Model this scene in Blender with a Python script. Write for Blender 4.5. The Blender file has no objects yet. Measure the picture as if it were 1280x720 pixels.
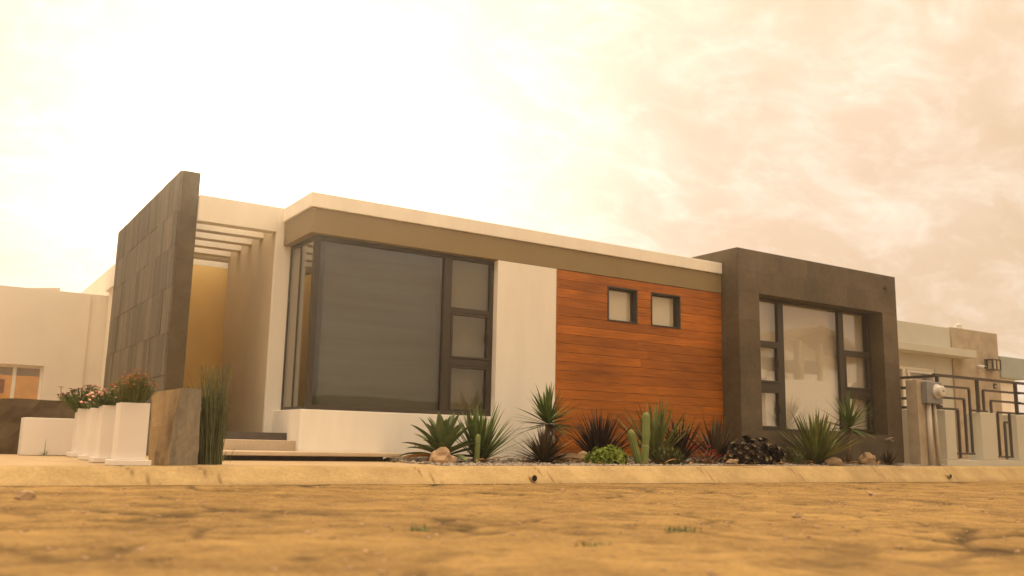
import bpy, bmesh, math, random
from mathutils import Vector, Matrix, noise
R = math.radians
random.seed(7)
sc = bpy.context.scene
COL = sc.collection

# ------------------------------------------------------------------ camera
cam_d = bpy.data.cameras.new("camera"); cam = bpy.data.objects.new("camera", cam_d); COL.objects.link(cam)
CAM = Vector((-3.82336, -10.57171, 0.23411)); YAW, PITCH, ROLL = 0.57308, 0.17151, 0.02088
fw = Vector((math.sin(YAW)*math.cos(PITCH), math.cos(YAW)*math.cos(PITCH), math.sin(PITCH)))
rt = Vector((math.cos(YAW), -math.sin(YAW), 0)); up = rt.cross(fw)
r2 = rt*math.cos(ROLL)+up*math.sin(ROLL); u2 = -rt*math.sin(ROLL)+up*math.cos(ROLL)
M = Matrix.Identity(4)
for i in range(3):
    M[i][0], M[i][1], M[i][2], M[i][3] = r2[i], u2[i], -fw[i], CAM[i]
cam.matrix_world = M
cam_d.sensor_width = 36; cam_d.lens = 31.654; cam_d.clip_end = 3000; cam_d.clip_start = 0.05
cam_d.dof.use_dof = True; cam_d.dof.focus_distance = 12.0; cam_d.dof.aperture_fstop = 1.7
sc.camera = cam

# ------------------------------------------------------------------ sky and sun
SUN_AZ, SUN_EL = R(17.5), R(16.0)                       # behind the house, low
SUNV = Vector((math.sin(SUN_AZ)*math.cos(SUN_EL), math.cos(SUN_AZ)*math.cos(SUN_EL), math.sin(SUN_EL)))
w = bpy.data.worlds.new("World"); sc.world = w; w.use_nodes = True
nt = w.node_tree; nt.nodes.clear()
def N(t, **k):
    n = nt.nodes.new(t)
    for a, b in k.items(): setattr(n, a, b)
    return n
def L(a, b): nt.links.new(a, b)
def math_n(op, a, b=None, clamp=False):
    n = N('ShaderNodeMath', operation=op, use_clamp=clamp)
    for i, v in enumerate((a, b)):
        if v is None: continue
        if isinstance(v, (int, float)): n.inputs[i].default_value = v
        else: L(v, n.inputs[i])
    return n.outputs[0]
def mixc(fac, a, b, blend='MIX'):
    n = N('ShaderNodeMix', data_type='RGBA', blend_type=blend)
    for i, v in ((0, fac), (6, a), (7, b)):
        if isinstance(v, (int, float)): n.inputs[i].default_value = v
        elif isinstance(v, tuple): n.inputs[i].default_value = (*v, 1)
        else: L(v, n.inputs[i])
    return n.outputs[2]
tc = N('ShaderNodeTexCoord')
nrm = N('ShaderNodeVectorMath', operation='NORMALIZE'); L(tc.outputs['Generated'], nrm.inputs[0])
sep = N('ShaderNodeSeparateXYZ'); L(nrm.outputs[0], sep.inputs[0])
dt = N('ShaderNodeVectorMath', operation='DOT_PRODUCT'); L(nrm.outputs[0], dt.inputs[0]); dt.inputs[1].default_value = SUNV
d = math_n('MAXIMUM', dt.outputs['Value'], 0.0)
zc = math_n('MAXIMUM', sep.outputs[2], 0.0)
# cloud deck: the direction carried up to a flat layer
den = math_n('ADD', zc, 0.42)
px = math_n('DIVIDE', sep.outputs[0], den); py = math_n('DIVIDE', sep.outputs[1], den)
cmb = N('ShaderNodeCombineXYZ'); L(px, cmb.inputs[0]); L(py, cmb.inputs[1])
def nz(scale, detail, rough, dist, off):
    mp = N('ShaderNodeMapping'); L(cmb.outputs[0], mp.inputs[0]); mp.inputs['Location'].default_value = off
    mp.inputs['Rotation'].default_value = (0, 0, R(35)); mp.inputs['Scale'].default_value = (1, 1.35, 1)
    n = N('ShaderNodeTexNoise'); L(mp.outputs[0], n.inputs['Vector'])
    n.inputs['Scale'].default_value = scale; n.inputs['Detail'].default_value = detail
    n.inputs['Roughness'].default_value = rough; n.inputs['Distortion'].default_value = dist
    return n.outputs[0]
def ramp(v, a, b):
    n = N('ShaderNodeMapRange', interpolation_type='SMOOTHSTEP'); L(v, n.inputs[0])
    n.inputs[1].default_value = a; n.inputs[2].default_value = b
    return n.outputs[0]
c_big = ramp(nz(2.0, 5, 0.5, 0.3, (3, 1, 0)), 0.36, 0.66)
c_small = ramp(nz(6.5, 8, 0.6, 0.8, (7, 2, 0)), 0.42, 0.72)
c_fine = ramp(nz(17.0, 6, 0.6, 0.6, (1, 9, 0)), 0.45, 0.75)
cl = math_n('ADD', math_n('MULTIPLY', c_big, 0.40), math_n('ADD', math_n('MULTIPLY', c_small, 0.55), math_n('MULTIPLY', c_fine, 0.28)), True)
deck = mixc(cl, (0.775, 0.54, 0.35), (1.03, 0.86, 0.69))
vm = N('ShaderNodeVectorMath', operation='SCALE'); L(deck, vm.inputs[0]); vm.inputs['Scale'].default_value = 0.94
zg = N('ShaderNodeVectorMath', operation='SCALE'); zg.inputs[0].default_value = (1.0, 0.735, 0.45)   # gold added overhead, out of view, to warm and fill the light
L(math_n('MULTIPLY', math_n('POWER', zc, 4.0), 4.0), zg.inputs['Scale'])
vz = N('ShaderNodeVectorMath', operation='ADD'); L(vm.outputs[0], vz.inputs[0]); L(zg.outputs[0], vz.inputs[1])
g1 = math_n('MULTIPLY', math_n('POWER', d, 9.0), 0.22)
g2 = math_n('MULTIPLY', math_n('POWER', d, 40.0), 0.35)
glow = N('ShaderNodeVectorMath', operation='SCALE'); glow.inputs[0].default_value = (0.30, 0.55, 1.0)
L(math_n('ADD', g1, g2), glow.inputs['Scale'])
sm = N('ShaderNodeVectorMath', operation='ADD'); L(vz.outputs[0], sm.inputs[0]); L(glow.outputs[0], sm.inputs[1])
sc10 = N('ShaderNodeVectorMath', operation='SCALE'); L(sm.outputs[0], sc10.inputs[0]); sc10.inputs['Scale'].default_value = 10.0
sky = N('ShaderNodeTexSky', sky_type='NISHITA', sun_disc=False)
sky.sun_elevation = SUN_EL; sky.sun_rotation = SUN_AZ; sky.dust_density = 3.0
tint = mixc(1.0, sky.outputs[0], (0.14, 0.105, 0.075), 'MULTIPLY')
fin = N('ShaderNodeVectorMath', operation='ADD'); L(sc10.outputs[0], fin.inputs[0]); L(tint, fin.inputs[1])
bg = N('ShaderNodeBackground'); bg.inputs[1].default_value = 0.1; L(fin.outputs[0], bg.inputs[0])
wo = N('ShaderNodeOutputWorld'); L(bg.outputs[0], wo.inputs[0])

sun_d = bpy.data.lights.new("sun", 'SUN'); sun_d.energy = 3.0; sun_d.angle = R(8); sun_d.color = (1.0, 0.84, 0.62)
sun = bpy.data.objects.new("sun", sun_d); COL.objects.link(sun)
sun.rotation_euler = (-SUNV).to_track_quat('-Z', 'Y').to_euler(); sun.location = (0, 30, 12)

vs = sc.view_settings
vs.view_transform = 'Standard'; vs.look = 'None'; vs.exposure = 0.0; vs.gamma = 1.0; vs.use_curve_mapping = False
HAZE = 0.0028
sc.cycles.max_bounces = 8; sc.cycles.transparent_max_bounces = 12

# ------------------------------------------------------------------ helpers
ORI = {}
def origin(p):
    while p is not None and p.parent is not None: p = p.parent
    return ORI.get(p.name, Vector((0, 0, 0))) if p is not None else Vector((0, 0, 0))
def tag(o, label=None, cat=None, group=None, kind=None):
    for k, v in (('label', label), ('category', cat), ('group', group), ('kind', kind)):
        if v: o[k] = v
    return o
def thing(name, label, cat, loc=(0, 0, 0), group=None):
    o = bpy.data.objects.new(name, None); COL.objects.link(o); o.location = loc
    o.empty_display_size = 0.2; ORI[o.name] = Vector(loc)
    return tag(o, label, cat, group)
class MB:
    def __init__(s): s.v = []; s.f = []; s.c = None
    def add(s, vs, fs):
        b = len(s.v); s.v += [Vector(q) for q in vs]; s.f += [[b+i for i in q] for q in fs]; return s
    def box(s, x0, x1, y0, y1, z0, z1):
        return s.add([(x0,y0,z0),(x1,y0,z0),(x1,y1,z0),(x0,y1,z0),(x0,y0,z1),(x1,y0,z1),(x1,y1,z1),(x0,y1,z1)],
                     [(0,3,2,1),(4,5,6,7),(0,1,5,4),(1,2,6,5),(2,3,7,6),(3,0,4,7)])
    def hexa(s, p): return s.add(p, [(0,3,2,1),(4,5,6,7),(0,1,5,4),(1,2,6,5),(2,3,7,6),(3,0,4,7)])
    def bar(s, a, b, t, u=None):            # square bar between two points, half-thickness t (and u)
        a, b = Vector(a), Vector(b); dv = (b-a).normalized(); u = u or t
        h = Vector((0, 0, 1)) if abs(dv.z) < .9 else Vector((0, 1, 0))
        x = dv.cross(h).normalized(); y = x.cross(dv).normalized()
        q = []
        for p in (a, b): q += [p - x*t - y*u, p + x*t - y*u, p + x*t + y*u, p - x*t + y*u]
        return s.hexa(q)
    def tube(s, pts, rad, n=8, cap=True):
        pts = [Vector(p) for p in pts]; rad = rad if isinstance(rad, (list, tuple)) else [rad]*len(pts)
        b = len(s.v); ref = Vector((0.3, 1, 0.1)).normalized()
        for i, p in enumerate(pts):
            t = (pts[min(i+1, len(pts)-1)] - pts[max(i-1, 0)]).normalized()
            rf = ref if abs(t.dot(ref)) < .95 else Vector((1, 0, 0))
            x = t.cross(rf).normalized(); y = t.cross(x)
            for k in range(n):
                a = 2*math.pi*k/n; s.v.append(p + (x*math.cos(a) + y*math.sin(a))*rad[i])
        for i in range(len(pts)-1):
            for k in range(n):
                s.f.append([b+i*n+k, b+i*n+(k+1) % n, b+(i+1)*n+(k+1) % n, b+(i+1)*n+k])
        if cap: s.f.append([b+k for k in range(n)][::-1]); s.f.append([b+(len(pts)-1)*n+k for k in range(n)])
        return s
    def blade(s, base, az, el, ln, wd, droop=0.3, seg=5, fold=0.25, prof=None, twist=0.0):
        """a leaf: ribbon with a V fold that starts at angle el and bends down by droop"""
        p = Vector(base); b = len(s.v); st = ln/seg
        h = Vector((math.cos(az), math.sin(az), 0)); side0 = Vector((-math.sin(az), math.cos(az), 0))
        for i in range(seg+1):
            t = i/seg; e = el - droop*t*t*1.6
            dv = h*math.cos(e) + Vector((0, 0, 1))*math.sin(e)
            nrm_ = side0.cross(dv); nrm_ = -nrm_ if nrm_.z < 0 and e < 1.5 else nrm_
            sd = side0*math.cos(twist*t) + nrm_*math.sin(twist*t)
            wv = wd*(prof(t) if prof else (min(1, .55+1.8*t) * (1-t**2.2)))/2
            lift = nrm_*wv*fold
            s.v += [p - sd*wv + lift, p.copy(), p + sd*wv + lift]
            if i < seg: p = p + dv*st
        for i in range(seg):
            q = b+3*i
            s.f += [[q, q+1, q+4, q+3], [q+1, q+2, q+5, q+4]]
        return s
    def blob(s, c, r, sub=1, jit=0.2, sq=(1, 1, 1), seed=None):
        bm = bmesh.new(); bmesh.ops.create_icosphere(bm, subdivisions=sub, radius=1)
        o = Vector((random.random()*50, random.random()*50, random.random()*50))
        b = len(s.v); bm.verts.ensure_lookup_table()
        for v in bm.verts:
            k = 1 + jit*(noise.noise(v.co*1.4+o)*1.6)
            s.v.append(Vector(c) + Vector((v.co.x*sq[0], v.co.y*sq[1], v.co.z*sq[2]))*r*k)
        for f in bm.faces: s.f.append([b+v.index for v in f.verts])
        bm.free(); return s
    def build(s, name, mat, parent=None, smooth=False, bevel=0.0, label=None):
        me = bpy.data.meshes.new(name); o0 = origin(parent)
        me.from_pydata([v-o0 for v in s.v], [], s.f); me.update()
        if s.c is not None:
            a = me.attributes.new('joint', 'FLOAT', 'POINT'); a.data.foreach_set('value', s.c)
        o = bpy.data.objects.new(name, me); COL.objects.link(o); o.parent = parent
        me.materials.append(mat)
        if smooth: me.polygons.foreach_set('use_smooth', [True]*len(me.polygons))
        if bevel:
            m = o.modifiers.new('bevel', 'BEVEL'); m.width = bevel; m.segments = 2; m.limit_method = 'ANGLE'
        if label: o['label'] = label
        return o
def box(*a): return MB().box(*a)

# ------------------------------------------------------------------ materials
def material(name, col, rough=0.7, var=0.12, scale=6.0, bump=0.0, bscale=60.0, spec=0.3, island=0.0, col2=None, stretch=(1, 1, 1), detail=6, metal=0.0, hue=None):
    m = bpy.data.materials.new(name); m.use_nodes = True; t = m.node_tree; n = t.nodes; l = t.links
    b = n['Principled BSDF']; b.inputs['Roughness'].default_value = rough; b.inputs['Specular IOR Level'].default_value = spec
    b.inputs['Metallic'].default_value = metal
    tcn = n.new('ShaderNodeTexCoord'); mp = n.new('ShaderNodeMapping'); l.new(tcn.outputs['Object'], mp.inputs[0]); mp.inputs['Scale'].default_value = stretch
    tx = n.new('ShaderNodeTexNoise'); l.new(mp.outputs[0], tx.inputs['Vector'])
    tx.inputs['Scale'].default_value = scale; tx.inputs['Detail'].default_value = detail; tx.inputs['Roughness'].default_value = .6
    rp = n.new('ShaderNodeValToRGB'); l.new(tx.outputs[0], rp.inputs[0])
    rp.color_ramp.elements[0].position = .3; rp.color_ramp.elements[1].position = .7
    a = tuple(max(0, c*(1-var)) for c in col); c2 = col2 or tuple(min(1, c*(1+var)) for c in col)
    rp.color_ramp.elements[0].color = (*a, 1); rp.color_ramp.elements[1].color = (*c2, 1)
    out = rp.outputs[0]
    if island:
        g = n.new('ShaderNodeNewGeometry'); mr = n.new('ShaderNodeMapRange'); l.new(g.outputs['Random Per Island'], mr.inputs[0])
        mr.inputs[3].default_value = 1-island; mr.inputs[4].default_value = 1+island
        vmn = n.new('ShaderNodeVectorMath'); vmn.operation = 'SCALE'; l.new(out, vmn.inputs[0]); l.new(mr.outputs[0], vmn.inputs['Scale'])
        out = vmn.outputs[0]
    l.new(out, b.inputs['Base Color'])
    if bump:
        t2 = n.new('ShaderNodeTexNoise'); l.new(mp.outputs[0], t2.inputs['Vector']); t2.inputs['Scale'].default_value = bscale; t2.inputs['Detail'].default_value = 4
        bp = n.new('ShaderNodeBump'); bp.inputs['Strength'].default_value = bump; bp.inputs['Distance'].default_value = .02
        l.new(t2.outputs[0], bp.inputs['Height']); l.new(bp.outputs[0], b.inputs['Normal'])
    return m
m_white = material('white_stucco', (.87, .835, .76), .85, .06, 1.6, .12, 90, .2, stretch=(1.5, 1.5, .35))
m_grey_stucco = material('grey_stucco', (.52, .51, .44), .85, .05, 1.5, .08, 80, .2)
m_cream = material('cream_stucco', (.82, .77, .68), .85, .05, .9, .08, 80, .2)
m_shade_tan = material('shade_tan_stucco', (.60, .50, .35), .85, .06, 1.5, .1, 80, .2)  # darker tone for the entrance side wall, shade put into its colour
m_yellow = material('yellow_stucco', (.90, .66, .26), .85, .05, 1.5, .08, 80, .2)
m_fascia = material('taupe_stucco', (.275, .21, .11), .85, .06, 1.4, .06, 80, .2)
m_frame = material('bronze_aluminium', (.055, .043, .032), .45, .08, 4, 0, 60, .4)
m_frame_white = material('white_aluminium', (.78, .75, .68), .5, .05, 4)
m_iron = material('dark_iron', (.055, .045, .038), .55, .15, 12, .05, 120, .4)
m_concrete = material('concrete', (.40, .335, .25), .85, .18, 3.0, .18, 40, .2)
m_pale_conc = material('pale_concrete', (.56, .46, .34), .9, .14, 2.2, .2, 40, .2, stretch=(1, 1, 1))
m_dark_tile = material('dark_tile', (.10, .085, .075), .6, .12, 5)
m_gate = material('planter_white', (.80, .76, .71), .7, .03, 3, .04, 60, .3)
m_soil = material('soil', (.06, .045, .03), .95, .3, 20, .4, 50)
m_blind = material('grey_screen', (.205, .225, .205), .9, .26, 1.6, 0, 60, .1, stretch=(.12, .12, 3))
m_blind_pale = material('pale_screen', (.46, .42, .30), .9, .04, 1.5, 0, 60, .1)
m_curtain = material('white_curtain', (.80, .76, .70), .9, .04, 1.2, 0, 60, .1)
m_wpetal_blind = material('cream_blind', (.86, .80, .66), .9, .03, 2)
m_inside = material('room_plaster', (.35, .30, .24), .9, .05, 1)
m_rock = material('tan_rock', (.36, .25, .15), .9, .35, 7, .5, 25)
m_gravel = material('gravel', (.27, .235, .20), .9, .2, 20, 0, 60, .2, island=.45)
m_steel = material('grey_steel', (.22, .22, .22), .5, .08, 8, .02, 60, .5)
m_plastic = material('white_plastic', (.62, .60, .56), .5, .05, 6)
m_black = material('black_plastic', (.02, .02, .02), .4, .1, 8)
m_pvc = material('pvc', (.50, .46, .40), .6, .06, 8)

def leaf(name, col, var=.25, island=.35, rough=.5, col2=None): return material(name, col, rough, var, 9, 0, 60, .35, island=island, col2=col2)
m_agave = leaf('agave_leaf', (.125, .165, .068), .2, .25)
m_green = leaf('green_leaf', (.11, .16, .04), .25, .35)
m_green2 = leaf('olive_leaf', (.155, .178, .05), .25, .35)
m_bronze = leaf('bronze_leaf', (.075, .055, .028), .3, .4)
m_purple = leaf('purple_leaf', (.040, .022, .017), .3, .4)
m_lime = leaf('lime_leaf', (.20, .26, .035), .25, .3)
m_olive = leaf('olive_shrub', (.10, .105, .025), .3, .4)
m_dark = leaf('black_leaf', (.018, .0065, .006), .3, .4, .65)
m_centre = leaf('pale_heart', (.30, .26, .14), .2, .3)
m_dry = leaf('dry_leaf', (.30, .15, .045), .3, .4)
m_cactus = material('cactus_skin', (.19, .235, .075), .6, .15, 12, .1, 60)
m_rush = leaf('rush_stem', (.115, .125, .048), .3, .45)
m_bark = material('bark', (.16, .11, .065), .9, .35, 18, .6, 30)
m_red = leaf('red_petal', (.55, .035, .03), .25, .35)
m_pink = leaf('pink_petal', (.84, .46, .41), .2, .25)
m_maroon = leaf('maroon_petal', (.30, .10, .085), .3, .6)
m_orange = leaf('orange_petal', (.52, .17, .012), .3, .45)
m_wpetal = leaf('white_petal', (.75, .72, .65), .1, .15)
m_twig = leaf('twig', (.20, .13, .07), .3, .3)

def glass(name, tintc=(.86, .84, .8), rough=.015, refl=1.0):
    m = bpy.data.materials.new(name); m.use_nodes = True; t = m.node_tree; n = t.nodes; l = t.links; n.clear()
    o = n.new('ShaderNodeOutputMaterial'); mx = n.new('ShaderNodeMixShader')
    fc = n.new('ShaderNodeLayerWeight'); fc.inputs[0].default_value = .5      # Schlick, the same from either side of the pane
    pw_ = n.new('ShaderNodeMath'); pw_.operation = 'POWER'; l.new(fc.outputs['Facing'], pw_.inputs[0]); pw_.inputs[1].default_value = 5
    fr = n.new('ShaderNodeMath'); fr.operation = 'MULTIPLY_ADD'; l.new(pw_.outputs[0], fr.inputs[0]); fr.inputs[1].default_value = .95*refl; fr.inputs[2].default_value = .045*refl
    tr = n.new('ShaderNodeBsdfTransparent'); tr.inputs[0].default_value = (*tintc, 1)
    gl = n.new('ShaderNodeBsdfGlossy'); gl.inputs['Roughness'].default_value = rough
    tcn = n.new('ShaderNodeTexCoord'); tx = n.new('ShaderNodeTexNoise'); l.new(tcn.outputs['Object'], tx.inputs['Vector']); tx.inputs['Scale'].default_value = .9
    bp = n.new('ShaderNodeBump'); bp.inputs['Strength'].default_value = .05; bp.inputs['Distance'].default_value = .05; l.new(tx.outputs[0], bp.inputs['Height'])
    l.new(bp.outputs[0], gl.inputs['Normal'])
    l.new(fr.outputs[0], mx.inputs[0]); l.new(tr.outputs[0], mx.inputs[1]); l.new(gl.outputs[0], mx.inputs[2]); l.new(mx.outputs[0], o.inputs[0])
    return m
m_clear = glass('clear_glass', (.96, .95, .92), .012, 2.3)
m_glass = glass('window_glass', (.82, .80, .75), .015, 2.0)

def wood_material():
    m = bpy.data.materials.new('stained_wood'); m.use_nodes = True; t = m.node_tree; n = t.nodes; l = t.links; b = n['Principled BSDF']
    b.inputs['Roughness'].default_value = .5; b.inputs['Specular IOR Level'].default_value = .25
    tcn = n.new('ShaderNodeTexCoord'); mp = n.new('ShaderNodeMapping'); l.new(tcn.outputs['Object'], mp.inputs[0]); mp.inputs['Scale'].default_value = (1.1, 6, 16)
    g = n.new('ShaderNodeNewGeometry')
    off = n.new('ShaderNodeVectorMath'); off.operation = 'SCALE'; off.inputs[0].default_value = (37, 11, 5); l.new(g.outputs['Random Per Island'], off.inputs['Scale'])
    ad = n.new('ShaderNodeVectorMath'); ad.operation = 'ADD'; l.new(mp.outputs[0], ad.inputs[0]); l.new(off.outputs[0], ad.inputs[1])
    tx = n.new('ShaderNodeTexNoise'); l.new(ad.outputs[0], tx.inputs['Vector']); tx.inputs['Scale'].default_value = 2.2; tx.inputs['Detail'].default_value = 8; tx.inputs['Roughness'].default_value = .62; tx.inputs['Distortion'].default_value = .5
    rp = n.new('ShaderNodeValToRGB'); l.new(tx.outputs[0], rp.inputs[0]); e = rp.color_ramp.elements
    e[0].position = .28; e[0].color = (.25, .078, .010, 1); e[1].position = .74; e[1].color = (.55, .185, .022, 1)
    x = e.new(.5); x.color = (.41, .128, .014, 1)
    mr = n.new('ShaderNodeMapRange'); l.new(g.outputs['Random Per Island'], mr.inputs[0]); mr.inputs[3].default_value = .76; mr.inputs[4].default_value = 1.10
    # weathered bands that run across the boards
    t3 = n.new('ShaderNodeTexNoise'); l.new(tcn.outputs['Object'], t3.inputs['Vector']); t3.inputs['Scale'].default_value = .9; t3.inputs['Detail'].default_value = 3
    mr2 = n.new('ShaderNodeMapRange'); l.new(t3.outputs[0], mr2.inputs[0]); mr2.inputs[1].default_value = .3; mr2.inputs[2].default_value = .7; mr2.inputs[3].default_value = .78; mr2.inputs[4].default_value = 1.15
    mm = n.new('ShaderNodeMath'); mm.operation = 'MULTIPLY'; l.new(mr.outputs[0], mm.inputs[0]); l.new(mr2.outputs[0], mm.inputs[1])
    sc_ = n.new('ShaderNodeVectorMath'); sc_.operation = 'SCALE'; l.new(rp.outputs[0], sc_.inputs[0]); l.new(mm.outputs[0], sc_.inputs['Scale'])
    l.new(sc_.outputs[0], b.inputs['Base Color'])
    bp = n.new('ShaderNodeBump'); bp.inputs['Strength'].default_value = .25; bp.inputs['Distance'].default_value = .004; l.new(tx.outputs[0], bp.inputs['Height']); l.new(bp.outputs[0], b.inputs['Normal'])
    return m
m_wood = wood_material()

def slab_material(name, col, brick=False, island=.22, streak=True, rough=.7):
    """dark stone: mottled, streaked downwards by weather, each tile its own tone"""
    m = bpy.data.materials.new(name); m.use_nodes = True; t = m.node_tree; n = t.nodes; l = t.links; b = n['Principled BSDF']
    b.inputs['Roughness'].default_value = rough; b.inputs['Specular IOR Level'].default_value = .3
    tcn = n.new('ShaderNodeTexCoord'); mp = n.new('ShaderNodeMapping'); l.new(tcn.outputs['Object'], mp.inputs[0]); mp.inputs['Scale'].default_value = (4, 4, .5) if streak else (1, 1, 1)
    t1 = n.new('ShaderNodeTexNoise'); l.new(mp.outputs[0], t1.inputs['Vector']); t1.inputs['Scale'].default_value = 1.6; t1.inputs['Detail'].default_value = 7; t1.inputs['Roughness'].default_value = .65
    t2 = n.new('ShaderNodeTexNoise'); l.new(tcn.outputs['Object'], t2.inputs['Vector']); t2.inputs['Scale'].default_value = 14; t2.inputs['Detail'].default_value = 6
    mx = n.new('ShaderNodeMath'); mx.operation = 'MULTIPLY_ADD'; l.new(t2.outputs[0], mx.inputs[0]); mx.inputs[1].default_value = .35; l.new(t1.outputs[0], mx.inputs[2])
    rp = n.new('ShaderNodeMapRange'); l.new(mx.outputs[0], rp.inputs[0]); rp.inputs[1].default_value = .45; rp.inputs[2].default_value = .9; rp.inputs[3].default_value = .68; rp.inputs[4].default_value = 1.35
    g = n.new('ShaderNodeNewGeometry'); mr = n.new('ShaderNodeMapRange'); l.new(g.outputs['Random Per Island'], mr.inputs[0]); mr.inputs[3].default_value = 1-island; mr.inputs[4].default_value = 1+island
    mm = n.new('ShaderNodeMath'); mm.operation = 'MULTIPLY'; l.new(rp.outputs[0], mm.inputs[0]); l.new(mr.outputs[0], mm.inputs[1])
    s = n.new('ShaderNodeVectorMath'); s.operation = 'SCALE'; s.inputs[0].default_value = col; l.new(mm.outputs[0], s.inputs['Scale']); l.new(s.outputs[0], b.inputs['Base Color'])
    bp = n.new('ShaderNodeBump'); bp.inputs['Strength'].default_value = .3; bp.inputs['Distance'].default_value = .01; l.new(t2.outputs[0], bp.inputs['Height']); l.new(bp.outputs[0], b.inputs['Normal'])
    return m
m_slate = slab_material('slate_tile', (.135, .115, .080))
m_portal = slab_material('dark_stone_panel', (.108, .084, .056), island=.10, streak=False)
m_core = slab_material('dark_render', (.108, .082, .047), island=0, streak=False, rough=.85)

def ground_material(name, c_lo, c_hi, c_joint, scale=1.2, bump=.5):
    m = bpy.data.materials.new(name); m.use_nodes = True; t = m.node_tree; n = t.nodes; l = t.links; b = n['Principled BSDF']
    b.inputs['Roughness'].default_value = .9; b.inputs['Specular IOR Level'].default_value = .2
    tcn = n.new('ShaderNodeTexCoord')
    t1 = n.new('ShaderNodeTexNoise'); l.new(tcn.outputs['Object'], t1.inputs['Vector']); t1.inputs['Scale'].default_value = scale; t1.inputs['Detail'].default_value = 12; t1.inputs['Roughness'].default_value = .74
    t0 = n.new('ShaderNodeTexNoise'); l.new(tcn.outputs['Object'], t0.inputs['Vector']); t0.inputs['Scale'].default_value = 38; t0.inputs['Detail'].default_value = 6; t0.inputs['Roughness'].default_value = .7
    tm = n.new('ShaderNodeMath'); tm.operation = 'MULTIPLY_ADD'; l.new(t0.outputs[0], tm.inputs[0]); tm.inputs[1].default_value = .55; ts = n.new('ShaderNodeMath'); ts.operation = 'SUBTRACT'; l.new(t1.outputs[0], ts.inputs[0]); ts.inputs[1].default_value = .275; l.new(ts.outputs[0], tm.inputs[2])
    rp = n.new('ShaderNodeValToRGB'); l.new(tm.outputs[0], rp.inputs[0]); e = rp.color_ramp.elements
    e[0].position = .33; e[0].color = (*c_lo, 1); e[1].position = .68; e[1].color = (*c_hi, 1)
    at = n.new('ShaderNodeAttribute'); at.attribute_name = 'joint'
    mx = n.new('ShaderNodeMix'); mx.data_type = 'RGBA'; l.new(at.outputs['Fac'], mx.inputs[0]); l.new(rp.outputs[0], mx.inputs[6]); mx.inputs[7].default_value = (*c_joint, 1)
    l.new(mx.outputs[2], b.inputs['Base Color'])
    t2 = n.new('ShaderNodeTexNoise'); l.new(tcn.outputs['Object'], t2.inputs['Vector']); t2.inputs['Scale'].default_value = 45; t2.inputs['Detail'].default_value = 6
    bp = n.new('ShaderNodeBump'); bp.inputs['Strength'].default_value = bump; bp.inputs['Distance'].default_value = .02; l.new(t2.outputs[0], bp.inputs['Height']); l.new(bp.outputs[0], b.inputs['Normal'])
    return m
m_road = ground_material('dusty_paving', (.17, .104, .036), (.415, .272, .100), (.042, .026, .011), 1.7, .9)
m_kerb = ground_material('kerb_concrete', (.33, .235, .108), (.52, .385, .195), (.16, .10, .05), 1.6, .4)
m_pave = ground_material('pavement_concrete', (.42, .31, .18), (.54, .41, .25), (.2, .13, .06), 1.8, .25)
m_earth = ground_material('earth', (.30, .21, .10), (.42, .30, .15), (.2, .13, .06), .2)

# ------------------------------------------------------------------ the setting
def yk(x): return -2.615 + 0.131*x                     # the kerb edge runs slightly askew to the house
def zr(x): return -0.152 - 0.0088*max(-8, min(x, 14))  # the road falls gently to the right
tag(box(-600, 600, -600, 900, -1.2, -0.62).build('ground', m_earth), kind='structure')

rd = MB(); rd.c = []
X0, X1, nx, ny = -8.0, 12.0, 640, 300
def hroad(x, y):
    p = Vector((x*.95, y*1.5, 0)) + Vector((noise.noise(Vector((x*1.6, y*1.6, 3))), noise.noise(Vector((x*1.6, y*1.6, 9))), 0))*.30
    dd = noise.voronoi(p*1.15, distance_metric='DISTANCE', exponent=2)[0]
    e = dd[1]-dd[0]
    keep = noise.noise(Vector((x*.8, y*.8, 20)))        # joints are open only here and there, else full of sand
    j = max(0, 1-e/.10) * max(0, min(1, .34+keep*2.6))
    f = noise.noise(Vector((x*7, y*7, 5)))
    pit = max(0, noise.noise(Vector((x*3.1, y*4.4, 31)))-.30)*1.6
    h = noise.noise(Vector((x*.45, y*.45, 1)))*.010 + noise.noise(Vector((x*2.2, y*2.2, 4)))*.005 + f*.007 + noise.noise(Vector((x*16, y*16, 7)))*.005
    return h - j*.016 - pit*.012, min(1, j*.9 + pit*.7 + max(0, -f-.22)*1.2)
ys = [-14 + (11.9+2.0)*((k/ny)**.9) for k in range(ny+1)]
for k in range(ny+1):
    for i in range(nx+1):
        x = X0 + (X1-X0)*i/nx
        t = k/ny; y = -10.2 + (yk(x)-.29+10.2)*t
        h, j = hroad(x, y)
        edge = min(1, (1-t)*30); dx = max(0, 1-abs((x+3.8)/1.6)); dy = max(0, 1-abs((y+10.57)/1.4))
        rd.v.append(Vector((x, y, zr(x) + h*edge - .0))); rd.c.append(min(1, j*.9 + max(0, 1-edge)*.5))
for k in range(ny):
    for i in range(nx):
        a = k*(nx+1)+i; rd.f.append([a, a+1, a+nx+2, a+nx+1])
tag(rd.build('road', m_road, smooth=True), kind='structure')
rf = MB()
def ke(x): return yk(x)-.29
rf.add([(-60, -60, -.085), (60, -60, -.29), (60, -10.2, -.29), (-60, -10.2, -.085)], [(0, 1, 2, 3)])
rf.add([(-60, -10.2, -.085), (X0, -10.2, zr(X0)), (X0, ke(X0), zr(X0)), (-60, ke(-60), -.085)], [(0, 1, 2, 3)])
rf.add([(X1, -10.2, zr(X1)), (60, -10.2, -.28), (60, ke(60), -.28), (X1, ke(X1), zr(X1))], [(0, 1, 2, 3)])
tag(rf.build('street', m_road), kind='structure')

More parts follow.
